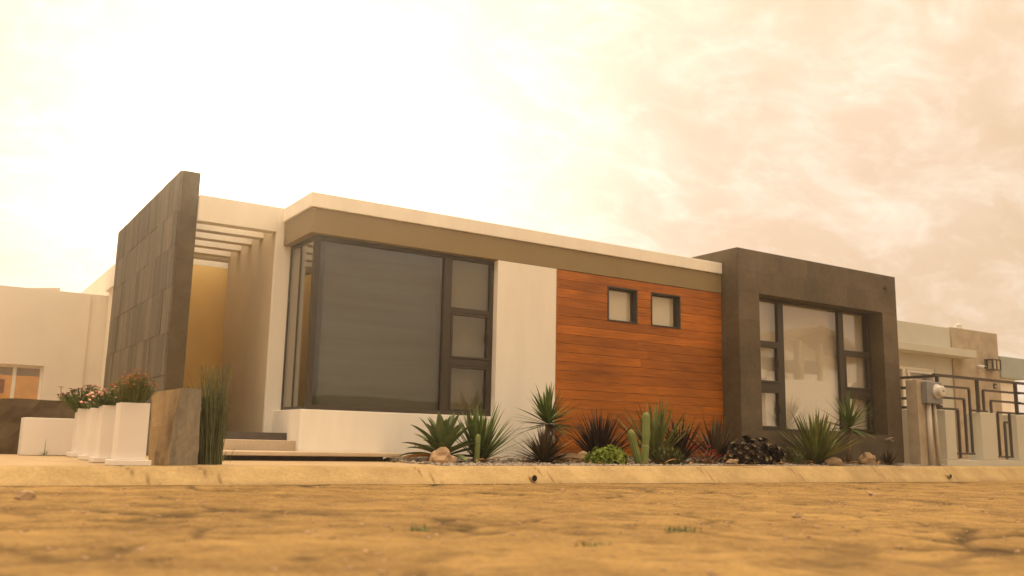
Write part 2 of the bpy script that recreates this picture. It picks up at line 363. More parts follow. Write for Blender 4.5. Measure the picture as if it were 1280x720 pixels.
# kerb: rolled edge with a worn top, cut by slanting joints
kb = MB(); kb.c = []
nk = 2200
prof = [(-.30, None), (-.272, .0), (-.18, .36), (-.07, .80), (-.035, .96), (-.005, 1.0), (.24, 1.0), (.25, .7)]
for i in range(nk+1):
    x = -12 + 33*i/nk
    for q, (dy, f) in enumerate(prof):
        z0 = zr(x)-.02; f = -.1 if f is None else f
        x2 = x + .05*(dy+.1)*4*0
        z = z0 + (0.0-z0)*f + noise.noise(Vector((x*2, dy*6, 4)))*.0035*(1 if q not in (5, 6) else .25) - (.012 if q in (2, 3) and noise.noise(Vector((x*1.4, dy*3, 11))) > .38 else 0)
        jo = 0
        for xj in (-2.62, -2.05, .05, 1.6, 4.35, 6.4, 8.7, 11.2):
            if abs((x + dy*.9) - xj - .15) < .014: jo = .7; z -= .010
        st = noise.noise(Vector((x*1.2 + dy*2.5, dy*5, 2)))
        kb.v.append(Vector((x, yk(x)+dy, z))); kb.c.append(min(1, jo + (.30 if q < 2 else 0) + max(0, st-.2)*.7*(q < 5)))
np_ = len(prof)
for i in range(nk):
    for q in range(np_-1):
        a = i*np_+q; kb.f.append([a, a+np_, a+np_+1, a+1])
tag(kb.build('kerb', m_kerb, smooth=True), kind='structure')

def sheet(name, pts, z, mat, thick=.3):
    m = MB(); n = len(pts)
    m.add([(x, y, z) for x, y in pts] + [(x, y, z-thick) for x, y in pts], [list(range(n)), list(range(2*n-1, n-1, -1))] + [[i, i+n, (i+1) % n+n, (i+1) % n] for i in range(n)])
    return tag(m.build(name, mat), kind='structure')
sheet('pavement', [(-40, yk(-40)+.245), (-1.15, yk(-1.15)+.245), (-1.15, 9), (-40, 9)], -.004, m_pave)
sheet('entrance_path', [(-1.15, yk(-1.15)+.245), (1.3, yk(1.3)+.245), (1.3, 0), (0, 0), (0, 5), (-1.15, 5)], -.006, m_pave)
sheet('garden_soil', [(1.3, yk(1.3)+.245), (10.9, yk(10.9)+.245), (12.5, 0), (1.3, 0)], -.016, m_soil)
sheet('verge', [(10.9, yk(10.9)+.245), (40, yk(40)+.245), (40, 12), (12.2, 12)], -.008, m_pave)

gr = MB()
rg = random.Random(3)
def stone(mb, c, r):
    bm = bmesh.new(); bmesh.ops.create_icosphere(bm, subdivisions=1, radius=1)
    b = len(mb.v); a = rg.random()*6.28; sx, sy, sz = rg.uniform(.8, 1.5), rg.uniform(.7, 1.1), rg.uniform(.4, .75)
    for v in bm.verts:
        k = rg.uniform(.82, 1.15); x, y, z = v.co.x*sx*k, v.co.y*sy*k, v.co.z*sz*k
        mb.v.append(Vector((c[0]+r*(x*math.cos(a)-y*math.sin(a)), c[1]+r*(x*math.sin(a)+y*math.cos(a)), c[2]+r*z)))
    for f in bm.faces: mb.f.append([b+v.index for v in f.verts])
    bm.free()
n_st = 0
while n_st < 5200:
    x = rg.uniform(.85, 12.3); lo = yk(x)+.27; hi = -.02 if x < 7.1 else -.40
    y = lo + (hi-lo)*rg.random()**1.6
    if y > hi or (x < 1.15 and y > -.62 and False): continue
    stone(gr, (x, y, -.004 + .045*(y-lo)/(hi-lo)*rg.random()), rg.uniform(.013, .034)); n_st += 1
tag(gr.build('gravel', m_gravel), 'grey and brown pebbles covering the garden bed along the house', 'gravel', kind='stuff')

# ------------------------------------------------------------------ the house
H = thing('modern_house', 'white single storey modern house with orange wood boarding and dark framed portal', 'house', (3, 3, 0))
wl = MB()
wl.box(0, 2.76, 0, .35, -.3, .598)                      # wall under the corner window
wl.box(0, .35, .35, 1.04, -.3, .598)
wl.box(2.76, 3.776, 0, .35, -.3, 2.788)                 # white pier
ZB, ZT = 2.107, 2.645
for a in ((3.776, 7.17, .03, .35, -.3, ZB), (3.776, 7.17, .03, .35, ZT, 2.788), (3.776, 4.741, .03, .35, ZB, ZT), (5.33, 5.613, .03, .35, ZB, ZT), (6.238, 7.17, .03, .35, ZB, ZT)): wl.box(*a)
wl.box(-.10, .12, 1.04, 1.10, -.3, 3.312)                   # entrance side wall
wl.box(-1.13, -.101, 1.04, 1.22, 2.972, 3.312)            # beam over the entrance front
wl.box(.12, .95, 3.1, 3.3, -.3, 3.1)
wl.box(-1.13, .12, 3.42, 3.56, 2.95, 3.30); wl.box(-1.13, 1.6, 4.051, 8.0, 2.95, 3.30); wl.box(.96, 1.6, 3.305, 4.05, 2.95, 3.113)
wl.box(11.2, 11.4, .4, 8, -.3, 3.2); wl.box(-1.0, 11.4, 8.0, 8.2, -.3, 3.2)
wl.box(.121, 7.17, 1.04, 8.0, 3.115, 3.26)
wl.build('wall', m_white, H, bevel=.006)
yw = box(-1.117, .8, 4.05, 4.2, -.3, 2.949); yw.box(.8, .95, 3.302, 4.2, -.3, 2.949); yw.box(-1.130, -1.118, 2.2, 4.2, -.3, 2.949)  # last box: thin strip on the fin's unseen face, added to bounce light
box(-.10, .12, 1.101, 3.3, -.3, 3.312).build('entrance_side_wall', m_shade_tan, H, label='side wall of the entrance passage, its shade painted in as tan')
yw.build('entrance_wall', m_yellow, H, label='yellow wall at the back of the entrance')
rear = MB().box(-1.05, -.8, 7.3, 14.0, -.3, 3.46); rear.build('rear_wall', m_cream, H)
box(-.03, 7.168, -.03, 1.038, 3.113, 3.30).build('roof_edge', m_white, H, bevel=.008)
fa = box(0.002, 7.168, -.002, .36, 2.79, 3.112); fa.box(0.002, .34, .36, 1.036, 2.79, 3.112)
fa.build('fascia', m_fascia, H, bevel=.004)
for k, y in enumerate((1.60, 2.12, 2.66, 3.20)):
    box(-1.13, -.10, y, y+.17, 2.985, 3.20).build('pergola_beam', m_white, H, bevel=.004)

# corner window
W = MB()
W.box(.10, .175, .10, .175, .60, 2.788)                  # corner post
W.box(.175, 2.76, .105, .17, .60, .655); W.box(.175, 2.76, .105, .17, 2.735, 2.788)
W.box(1.965, 2.085, .102, .18, .655, 2.735); W.box(2.705, 2.758, .104, .175, .655, 2.735)
W.box(2.085, 2.705, .104, .172, 1.995, 2.065); W.box(2.085, 2.705, .104, .172, 1.27, 1.365)
W.box(.105, .15, .175, 1.038, .60, .645); W.box(.105, .15, .175, 1.038, 2.745, 2.788); W.box(.105, .15, 1.0, 1.036, .645, 2.745)
W.box(.106, .145, .62, .65, .645, 2.745)
cw = W.build('corner_window', m_frame, H, bevel=.004)
def pane(x0, x1, y, z0, z1, par, mat=None): return box(x0, x1, y, y+.008, z0, z1).build('pane', mat or m_glass, par)
pane(.176, 1.964, .138, .656, 2.734, cw); pane(2.086, 2.704, .138, 2.066, 2.734, cw)
box(.114, .120, .176, .619, .646, 2.744).build('pane', m_glass, cw); box(.114, .120, .651, .999, .646, 2.744).build('pane', m_glass, cw)
for z0, z1 in ((1.366, 1.994), (.656, 1.269)):
    s = MB(); x0, x1 = 2.088, 2.702; t = .034
    s.box(x0, x0+t, .098, .165, z0+.003, z1-.003); s.box(x1-t, x1, .098, .165, z0+.003, z1-.003); s.box(x0+t, x1-t, .098, .165, z0+.003, z0+t); s.box(x0+t, x1-t, .098, .165, z1-t, z1-.003)
    s.build('sash', m_frame, cw, bevel=.004)
    pane(x0+t, x1-t, .13, z0+t, z1-t, cw)
    box(x1-.033, x1-.015, .07, .098, (z0+z1)/2-.06, (z0+z1)/2+.06).build('handle', m_frame, cw)
box(.30, 1.97, .26, .268, .60, 2.788).build('blind', m_blind, cw)
box(2.03, 2.76, .27, .278, .60, 2.788).build('blind', m_blind_pale, cw)
sb = MB(); sb.box(.16, .168, .18, .66, .602, 2.786); sb.build('blind', m_blind, cw)
cu = MB()
for i in range(12):
    y = .66 + i*.029; cu.add([(.16+.02*(i % 2), y, .602), (.16+.02*((i+1) % 2), y+.029, .602), (.16+.02*((i+1) % 2), y+.029, 2.786), (.16+.02*(i % 2), y, 2.786)], [(0, 1, 2, 3)])
cu.build('curtain', m_blind_pale, cw)
box(.36, .40, .45, 2.0, .0, 3.0).build('room_wall', m_inside, H)

# orange boarding
wd = MB(); rw = random.Random(11); z = 2.107-15*.1345; hb = .1345
opens = [(4.741, 5.33), (5.613, 6.238)]
while z < 2.785:
    z1 = z+hb
    if z1 > 2.70: z1 = 2.787
    cuts = sorted([rw.uniform(4.3, 6.8) for _ in range(rw.choice((0, 0, 1, 1)))])
    xs = [3.80] + cuts + [7.166]
    for a, b in zip(xs[:-1], xs[1:]):
        segs = [(a, b)]
        for o0, o1 in opens:
            ns = []
            for p, q in segs:
                if z1 <= ZB+.001 or z >= ZT-.001 or q <= o0 or p >= o1: ns.append((p, q)); continue
                if p < o0: ns.append((p, o0-.001))
                if q > o1: ns.append((o1+.001, q))
            segs = ns
        for p, q in segs:
            zb = z; zt = z1-.0045
            if q-p > .02: wd.box(p+.0010, q-.0010, 0.004 + rw.uniform(0, .003), .0295, zb, zt)
    z = z1
wo_ = wd.build('wood_boarding', m_wood, H, bevel=.002)
box(3.777, 3.799, -.004, .0295, .05, 2.787).build('edge_trim', m_wood, H)
for o0, o1 in opens:
    f = MB(); t = .02
    f.box(o0, o0+t, -.003, .25, ZB, ZT); f.box(o1-t, o1, -.003, .25, ZB, ZT); f.box(o0+t, o1-t, -.003, .25, ZB, ZB+t); f.box(o0+t, o1-t, -.003, .25, ZT-t, ZT)
    a, b, c_, d_ = o0+t, o1-t, ZB+t, ZT-t; u = .02
    f.box(a, a+u, .105, .16, c_, d_); f.box(b-u, b, .105, .16, c_, d_); f.box(a+u, b-u, .105, .16, c_, c_+u); f.box(a+u, b-u, .105, .16, d_-u, d_)
    wi = f.build('small_window', m_frame, H)
    pane(a+u, b-u, .115, c_+u, d_-u, wi, m_clear)
    box(a+u, b-u, .130, .136, c_+u, d_-u).build('blind', m_wpetal_blind, wi)
box(3.8, 7.1, .55, .6, 1.8, 3.0).build('room_wall', m_inside, H)

# dark portal round the right window: stone panels on a frame
PX0, PX1, PY, PZ = 7.17, 11.427, -.3635, 3.516
OX0, OX1, OZ0, OZ1 = 7.66, 10.98, .532, 2.792
po = MB()
po.box(PX0, OX0, PY, .35, -.3, PZ); po.box(OX1, PX1, PY, .35, -.3, PZ)
po.box(OX0, OX1, PY, .35, OZ1, PZ); po.box(OX0, OX1, PY, .35, -.3, OZ0)
po.box(PX0, PX0+.2, .35, 8, -.3, PZ); po.box(PX1-.2, PX1, .35, 8, -.3, PZ); po.box(PX0+.2, PX1-.2, .35, 8, PZ-.25, PZ)
portal = po.build('portal', m_core, H)
pn = MB(); rp_ = random.Random(5)
zrow = [-.02, .30, .532, .95, 1.38, 1.85, 2.32, 2.792, 3.15, 3.514]
for z0, z1 in zip(zrow[:-1], zrow[1:]):
    xs = [PX0+.004]; 
    while xs[-1] < PX1-.9: xs.append(xs[-1]+rp_.uniform(.45, .85))
    xs.append(PX1-.002)
    if .53 <= z0 and z1 <= 2.8: xs = [PX0+.004, OX0, None, OX1, PX1-.002]
    for a, b in zip(xs[:-1], xs[1:]):
        if a is None or b is None: continue
        pn.box(a+.0012, b-.0012, PY-.012, PY-.0005, z0+.0012, z1-.0012)
    ya = PY-.012
    pn.box(PX0-.012, PX0-.0005, ya, 0.3, z0+.0012, z1-.0012) if False else None
pn.build('stone_panel', m_portal, H)
# window in the portal
f = MB(); Y0, Y1 = -.10, -.03
f.box(OX0, OX0+.06, Y0, Y1, OZ0, OZ1); f.box(OX1-.06, OX1, Y0, Y1, OZ0, OZ1)
A0, A1, B0, B1 = OX0+.06, OX1-.06, OZ0+.05, OZ1-.04
f.box(A0, A1, Y0, Y1, OZ0, B0); f.box(A0, A1, Y0, Y1, B1, OZ1)
MX = ((8.42, 8.565), (10.055, 10.195))
for a, b in MX: f.box(a, b, Y0, Y1, B0, B1)
for z0, z1 in ((1.985, 2.055), (1.215, 1.345)):
    f.box(A0, MX[0][0], Y0, Y1, z0, z1); f.box(MX[1][1], A1, Y0, Y1, z0, z1)
pw = f.build('portal_window', m_frame, H, bevel=.004)
for a, b in ((A0, MX[0][0]), (MX[1][1], A1)):
    for i, (z0, z1) in enumerate(((2.055, B1), (1.345, 1.985), (B0, 1.215))):
        if i:
            s = MB(); t = .038
            s.box(a+.003, a+t, Y0-.008, Y1-.01, z0+.003, z1-.003); s.box(b-t, b-.003, Y0-.008, Y1-.01, z0+.003, z1-.003)
            s.box(a+t, b-t, Y0-.008, Y1-.01, z0+.003, z0+t); s.box(a+t, b-t, Y0-.008, Y1-.01, z1-t, z1-.003)
            s.build('sash', m_frame, pw, bevel=.004)
            pane(a+t, b-t, Y0+.03, z0+t, z1-t, pw, m_clear)
            box(b-.04, b-.02, Y0-.035, Y0-.008, (z0+z1)/2-.06, (z0+z1)/2+.06).build('handle', m_frame, pw)
        else: pane(a, b, Y0+.03, z0, z1, pw, m_clear)
pane(MX[0][1], MX[1][0], Y0+.03, B0, B1, pw, m_clear)
box(OX0+.01, OX1-.01, .03, .038, OZ0+.002, 2.05).build('curtain', m_curtain, pw)
box(OX0+.01, OX1-.01, .06, .068, 2.02, OZ1-.002).build('blind', m_curtain, pw)
# small round vent on the portal front
vt = MB().tube([(11.1, PY-.05, 3.265), (11.1, PY-.005, 3.265)], .035, 14); vt.build('spout', m_iron, H)

# tall slate fin beside the entrance
SX0, SX1, SY0, SY1, SZ = -1.374, -1.131, 1.10, 5.463, 3.611
fin_ = box(SX0+.03, SX1, SY0, SY1, -.3, SZ); fin_.build('fin_wall', m_core, H, bevel=.006)
tl = MB(); rs = random.Random(21); rows = [0, .42, .98, 1.52, 2.1, 2.62, 3.08, SZ-.004]
y = SY0+.006
offs = {}
for ri, (z0, z1) in enumerate(zip(rows[:-1], rows[1:])):
    y = SY0 + .004; 
    while y < SY1-.01:
        wd_ = rs.choice((.14, .18, .22, .26, .34, .42)); y1 = min(y+wd_, SY1)
        if SY1-y1 < .12: y1 = SY1
        dz = rs.choice((0, 0, .0, .1, -.1)) if 0 < ri < 6 else 0
        dp = rs.uniform(0.0, .009)
        tl.box(SX0 - dp, SX0+.0295, y+.002, y1-.002, z0+.002, z1-.002)
        y = y1
tl.build('slate_cladding', m_slate, H, bevel=.003)
# landing and floating step
box(-1.13, -.001, .10, 5.0, -.3, .222).build('landing', m_pale_conc, H, bevel=.008)
box(-1.13, -.003, .42, 5.0, .222, .312).build('door_step', m_dark_tile, H, bevel=.004)
st = MB(); st.hexa([(-1.35, -.62, .050), (1.08, -.62, .052), (1.08, -.003, .052), (-1.35, -.003, .050), (-1.35, -.62, .098), (1.08, -.62, .098), (1.08, -.003, .098), (-1.35, -.003, .098)])
st.build('floating_step', m_pale_conc, H, bevel=.010)
box(-1.3, .9, -.46, -.004, -.05, .049).build('step_base', m_dark_tile, H)  # dark block in the shadow gap under the step, shade in its colour
pv = thing('drain_pipe', 'pale plastic pipe lying along the house base behind the agave', 'pipe', (1.4, -.2, .04))
MB().tube([(1.12, -.12, .045), (1.75, -.12, .045)], .035, 12).build('pipe', m_pvc, pv, smooth=False)
MB().tube([(1.118, -.12, .045), (1.128, -.12, .045)], .022, 12).build('bore', m_black, pv)

# ------------------------------------------------------------------ left neighbour, low wall, trough
NB = thing('neighbour_house', 'cream flat roofed house with low white framed window, left of the slate fin', 'house', (-5, 9, 0))
n = MB(); YN = 8.0
def wall_open(mb, x0, x1, z0, z1, y0, y1, ops):
    xs = x0
    for a, b, c_, d_ in sorted(ops):
        mb.box(xs, a, y0, y1, z0, z1); mb.box(a, b, y0, y1, z0, c_); mb.box(a, b, y0, y1, d_, z1); xs = b
    mb.box(xs, x1, y0, y1, z0, z1)
wall_open(n, -9, -1.36, -.6, 2.88, YN, YN+.3, [(-4.2, -2.03, .3, 1.47)])
n.box(-1.36, -1.0, YN+.04, YN+.3, -.6, 2.885); n.box(-9, -1.0, YN+.3, 16, 2.5, 2.8); n.box(-9, -8.7, YN+.3, 16, -.6, 2.5); n.box(-9, -1, 16, 16.3, -.6, 2.8)
n.build('wall', m_cream, NB)
MB().add([(-2.5, YN+.02, 2.88), (-1.9, YN+.02, 2.88), (-1.9, YN+.02, 2.945), (-2.5, YN+.2, 2.88), (-1.9, YN+.2, 2.88), (-1.9, YN+.2, 2.945)], [(0, 1, 2), (5, 4, 3), (0, 3, 4, 1), (1, 4, 5, 2), (2, 5, 3, 0)]).build('parapet_cap', m_cream, NB)
f = MB(); f.box(-4.2, -4.15, YN+.08, YN+.16, .3, 1.47); f.box(-2.08, -2.03, YN+.08, YN+.16, .3, 1.47); f.box(-4.15, -2.08, YN+.08, YN+.16, 1.42, 1.47); f.box(-4.15, -2.08, YN+.08, YN+.16, .3, .35)
f.box(-2.52, -2.46, YN+.09, YN+.15, .35, 1.42); f.box(-3.5, -3.44, YN+.09, YN+.15, .35, 1.42)
nw = f.build('window', m_frame_white, NB)
for a, b in ((-4.15, -3.5), (-3.44, -2.52), (-2.46, -2.08)): pane(a, b, YN+.11, .35, 1.42, nw)
box(-4.15, -2.08, YN+.2, YN+.206, 1.28, 1.42).build('blind', m_wpetal, nw)
m_room = material('warm_room', (.80, .42, .11), .8, .35, 2.5)
m_room.node_tree.nodes['Principled BSDF'].inputs['Emission Color'].default_value = (1, .42, .10, 1); m_room.node_tree.nodes['Principled BSDF'].inputs['Emission Strength'].default_value = .45   # a lamp is on in this room
box(-4.19, -2.04, YN+.24, YN+.26, .302, 1.468).build('room_wall', m_room, nw)
box(-2.80, -2.62, YN+.22, YN+.239, .95, 1.2).build('room_lamp_block', m_orange, nw)  # plain orange block standing in for the lamp in the room
m_stone = slab_material('rough_stone', (.135, .10, .06), island=0, streak=False, rough=.95)
lw = MB(); nxs = 90
for i in range(nxs+1):
    x = -9 + 6.9*i/nxs
    for k in range(11):
        z_ = -.3 + (.64+.3)*k/10
        yy = 1.6 + noise.noise(Vector((x*3, z_*4, 0)))*.035 + noise.noise(Vector((x*9, z_*9, 4)))*.015
        lw.v.append(Vector((x, yy, z_ + (noise.noise(Vector((x*3, 1, 1)))*.015 if k == 10 else 0))))
for i in range(nxs):
    for k in range(10):
        a = i*11+k; lw.f.append([a, a+11, a+12, a+1])
b0 = len(lw.v)
for i in range(nxs+1): 
    q = lw.v[i*11+10]; lw.v.append(Vector((q.x, 1.95, q.z)))
for i in range(nxs+1): lw.v.append(Vector((-9 + 6.9*i/nxs, 1.95, -.3)))
for i in range(nxs):
    lw.f.append([i*11+10, (i+1)*11+10, b0+i+1, b0+i]); lw.f.append([b0+i, b0+i+1, b0+nxs+1+i+1, b0+nxs+1+i])
e = nxs; lw.f.append([e*11+k for k in range(11)] + [b0+e, b0+nxs+1+e])
tag(lw.build('stone_wall', m_stone), 'low dark rough stone wall behind the white trough on the left', 'wall')
tr = thing('white_trough', 'low wide white planter trough in front of the dark stone wall', 'planter', (-2.55, 1.1, 0))
t_ = MB(); t_.box(-2.85, -2.27, .95, .99, 0, .417); t_.box(-2.85, -2.27, 1.31, 1.35, 0, .417); t_.box(-2.85, -2.81, .99, 1.31, 0, .417); t_.box(-2.31, -2.27, .99, 1.31, 0, .417)
t_.build('body', m_gate, tr, bevel=.006); box(-2.81, -2.31, .99, 1.31, .3, .36).build('soil', m_soil, tr)
fl = thing('stalk_flower', 'single pink flower on a thin stalk above the stone wall', 'flower', (-2.42, 1.75, .63))
MB().tube([(-2.42, 1.75, .62), (-2.415, 1.75, .72), (-2.425, 1.75, .80)], .004, 6).build('stem', m_twig, fl)
p = MB()
for k in range(11): p.blade((-2.425, 1.75, .80), k*.571, .35, .055, .02, .3, 3)
p.build('petals', m_pink, fl)
wdp = thing('weed', 'small thin weed growing at the foot of the white trough', 'weed', (-2.62, .9, 0))
p = MB()
for k in range(7): p.blade((-2.62+random.uniform(-.02, .02), .9, 0), random.random()*6.28, random.uniform(.7, 1.3), random.uniform(.05, .11), .012, .5)
p.blade((-2.62, .9, 0), 1, 1.55, .2, .008, .1); p.build('leaves', m_green2, wdp)

# four tall planters in a row
PL = [(-2.375, -2.74, .50), (-2.372, -1.86, .50), (-2.345, -1.0, .495), (-2.285, .30, .52)]
PLAB = ['tall white square planter nearest the kerb, holding fine green plant with orange flowers',
        'tall white planter with pink daisies, second from the kerb', 'tall narrow white planter third from the kerb, behind the pink daisies',
        'tall white planter farthest from the kerb, beside the low white trough']
def planter(x, y, h, label, first=None):
    g = 'tall white planters in a row on the pavement'
    t = thing('tall_planter', label, 'planter', (x, y, 0), g)
    if first:
        for ch in first.children:
            c_ = ch.copy(); COL.objects.link(c_); c_.parent = t
        t.scale = (1, 1, h/.5); return t
    hw, dp = .112, .22; q = MB()
    for a in ((-hw, hw, 0, .02), (-hw, hw, dp-.02, dp)): q.box(x+a[0], x+a[1], y+a[2], y+a[3], .045, h)
    q.box(x-hw, x-hw+.02, y+.02, y+dp-.02, .045, h); q.box(x+hw-.02, x+hw, y+.02, y+dp-.02, .045, h)
    q.build('body', m_gate, t, bevel=.004)
    box(x-hw-.04, x+hw+.04, y-.035, y+dp+.03, 0, .045).build('plinth', m_gate, t, bevel=.005)
    box(x-hw+.02, x+hw-.02, y+.02, y+dp-.02, .38, h-.04).build('soil', m_soil, t)
    return t
P0 = planter(*PL[0], PLAB[0])
for a, lb in zip(PL[1:], PLAB[1:]): planter(*a, lb, P0)
def tuft(name, label, cat, c, h, spread, n_st, m_leafs, m_fl, n_fl, fsize, fine=False, group=None, seed=1):
    r = random.Random(seed); t = thing(name, label, cat, c, group); lf = MB(); fm = MB()
    for k in range(n_st):
        a = r.random()*6.28; rr = spread*math.sqrt(r.random()); tipx, tipy = rr*math.cos(a), rr*math.sin(a)
        hh = h*(1-.45*(rr/spread)**2)*r.uniform(.75, 1.0)
        b = Vector(c)+Vector((tipx*.3, tipy*.3, 0)); e = Vector(c)+Vector((tipx, tipy, hh)); mid = (b+e)/2 + Vector((0, 0, hh*.12))
        if fine:
            dv = e-b; lf.blade(b, a, math.atan2(hh, rr*.7+.001), dv.length, .006, .15, 4, .2)
            for _ in range(4):
                s_ = b.lerp(e, r.uniform(.35, .95)); lf.blade(s_, r.random()*6.28, r.uniform(.3, 1.2), r.uniform(.03, .07), .006, .2, 2)
        else:
            lf.tube([b, mid, e], .0025, 4, False)
            for _ in range(7):
                s_ = b.lerp(e, r.uniform(.25, 1)); lf.blade(s_, r.random()*6.28, r.uniform(-.2, 1.1), r.uniform(.03, .06), .014, .3, 3)
        if k < n_fl:
            ft = e + Vector((0, 0, .012)); tilt = r.uniform(-.5, .5)
            fm = MB() if not fine else fm
            for q in range(9): fm.blade(ft, q*.698+r.random()*.2, .25+tilt*math.sin(q*.698), fsize*.5, fsize*.26, .2, 2, .1)
            fm.blob(ft+Vector((0, 0, .003)), fsize*.13, 1, .1, (1, 1, .6))
            if not fine: fm.build('flower', m_fl, t)
    lf.build('leaves', m_leafs, t)
    if fine: fm.build('flowers', m_fl, t)['kind'] = 'stuff'
    return t
tuft('flowering_herb', 'fine leaved green bushy plant topped with orange flowers, in the nearest planter', 'plant', (-2.375, -2.63, .46), .31, .19, 420, m_green2, m_orange, 190, .030, True, seed=4)
tuft('daisy_plant', 'pink daisies spilling over the second white planter', 'plant', (-2.40, -1.75, .46), .21, .20, 100, m_green, m_pink, 60, .06, seed=5)
tuft('daisy_plant', 'lower clump of pink daisies in the third white planter', 'plant', (-2.36, -.89, .45), .14, .19, 70, m_green, m_pink, 40, .06, seed=6)
tuft('daisy_plant', 'bushy daisies with maroon and white flowers in the farthest planter', 'plant', (-2.33, .41, .48), .30, .28, 190, m_green, m_maroon, 98, .056, seed=8)

# big cut boulder at the entrance
bd = bmesh.new()
Pb = [(-2.16, -2.30, -.02), (-2.095, -2.76, -.02), (-1.74, -2.30, -.02), (-1.80, -1.85, -.02)]
Pt = [(-2.175, -2.30, .605), (-2.035, -2.72, .640), (-1.755, -2.32, .652), (-1.82, -1.95, .63)]
vsb = [bd.verts.new(q) for q in Pb+Pt]
for q in [(0, 3, 2, 1), (4, 5, 6, 7), (0, 1, 5, 4), (1, 2, 6, 5), (2, 3, 7, 6), (3, 0, 4, 7)]: bd.faces.new([vsb[i] for i in q])
bmesh.ops.subdivide_edges(bd, edges=bd.edges[:], cuts=14, use_grid_fill=True)
for v in bd.verts:
    c_ = v.co
    left = (c_.x + .33*(c_.y+2.76)*0) < -2.03
    k = .022 if left else .009
    o_ = Vector((noise.noise(c_*4), noise.noise(c_*4+Vector((9, 0, 0))), noise.noise(c_*4+Vector((0, 9, 0)))*.5))*k + Vector((noise.noise(c_*14), noise.noise(c_*14+Vector((9, 0, 0))), 0))*.006
    v.co = c_ + o_
me = bpy.data.meshes.new('boulder'); bd.to_mesh(me); bd.free()
def boulder_mat():
    m = bpy.data.materials.new('split_sandstone'); m.use_nodes = True; t = m.node_tree; n_ = t.nodes; l = t.links; b = n_['Principled BSDF']; b.inputs['Roughness'].default_value = .85
    g = n_.new('ShaderNodeTexCoord'); s = n_.new('ShaderNodeSeparateXYZ'); l.new(g.outputs['Object'], s.inputs[0])
    tx = n_.new('ShaderNodeTexNoise'); mp = n_.new('ShaderNodeMapping'); mp.inputs['Scale'].default_value = (3, 3, 1); mp.inputs['Rotation'].default_value = (0, .5, 0); l.new(g.outputs['Object'], mp.inputs[0]); l.new(mp.outputs[0], tx.inputs['Vector']); tx.inputs['Scale'].default_value = 1.9; tx.inputs['Detail'].default_value = 8
    r1 = n_.new('ShaderNodeValToRGB'); l.new(tx.outputs[0], r1.inputs[0]); e = r1.color_ramp.elements; e[0].position = .35; e[0].color = (.20, .145, .085, 1); e[1].position = .62; e[1].color = (.44, .32, .17, 1)
    r2_ = n_.new('ShaderNodeValToRGB'); l.new(tx.outputs[0], r2_.inputs[0]); e = r2_.color_ramp.elements; e[0].position = .3; e[0].color = (.165, .145, .105, 1); e[1].position = .7; e[1].color = (.29, .25, .185, 1)
    # the split face (left) shows fresh ochre stone, the sawn face is grey
    f_ = n_.new('ShaderNodeMapRange'); ml = n_.new('ShaderNodeMath'); ml.operation = 'MULTIPLY_ADD'; l.new(s.outputs[2], ml.inputs[0]); ml.inputs[1].default_value = -.094; l.new(s.outputs[0], ml.inputs[2]); l.new(ml.outputs[0], f_.inputs[0]); f_.inputs[1].default_value = -2.10; f_.inputs[2].default_value = -2.075
    mx = n_.new('ShaderNodeMix'); mx.data_type = 'RGBA'; l.new(f_.outputs[0], mx.inputs[0]); l.new(r1.outputs[0], mx.inputs[6]); l.new(r2_.outputs[0], mx.inputs[7]); l.new(mx.outputs[2], b.inputs['Base Color'])
    t2 = n_.new('ShaderNodeTexNoise'); l.new(g.outputs['Object'], t2.inputs['Vector']); t2.inputs['Scale'].default_value = 12; t2.inputs['Detail'].default_value = 8
    bp = n_.new('ShaderNodeBump'); bp.inputs['Strength'].default_value = .5; bp.inputs['Distance'].default_value = .02; l.new(t2.outputs[0], bp.inputs['Height']); l.new(bp.outputs[0], b.inputs['Normal'])
    return m
me.materials.append(boulder_mat()); me.polygons.foreach_set('use_smooth', [False]*len(me.polygons))
bo = bpy.data.objects.new('boulder', me); COL.objects.link(bo)
tag(bo, 'waist high split boulder with ochre and grey faces between planter and rushes', 'boulder')

# rushes beside the boulder
rr = random.Random(17); t = thing('horsetail_rush', 'tall dense clump of thin green rushes between the boulder and the step', 'plant', (-1.60, -2.15, 0)); q = MB()
for k in range(230):
    a = rr.random()*6.28; r_ = math.sqrt(rr.random()); bx, by = -1.60+.115*r_*math.cos(a), -2.12+.16*r_*math.sin(a)
    hh = rr.uniform(.45, .92) if r_ < .8 else rr.uniform(.3, .7); lx, ly = rr.gauss(0, .03)+.02*math.cos(a), rr.gauss(0, .04)
    q.tube([(bx, by, -.01), (bx+lx*.3, by+ly*.3, hh*.5), (bx+lx*1.2, by+ly*1.2, hh)], [.0042, .0038, .0018], 5, False)
for k in range(12):
    a = rr.uniform(2.2, 4.4); q.blade((-1.62, -2.12, 0), a, rr.uniform(1.3, 1.5), rr.uniform(.7, .95), .008, rr.uniform(.1, .4), 6)
q.build('stems', m_rush, t)
t = thing('grass_sprig', 'small sprig of grass at the gap under the floating step', 'weed', (-1.2, -1.2, 0)); q = MB()
for k in range(14): q.blade((-1.25+rr.uniform(-.1, .1), -1.3, 0), rr.random()*6.28, rr.uniform(.7, 1.4), rr.uniform(.08, .2), .008, .6)
q.build('leaves', m_rush, t)

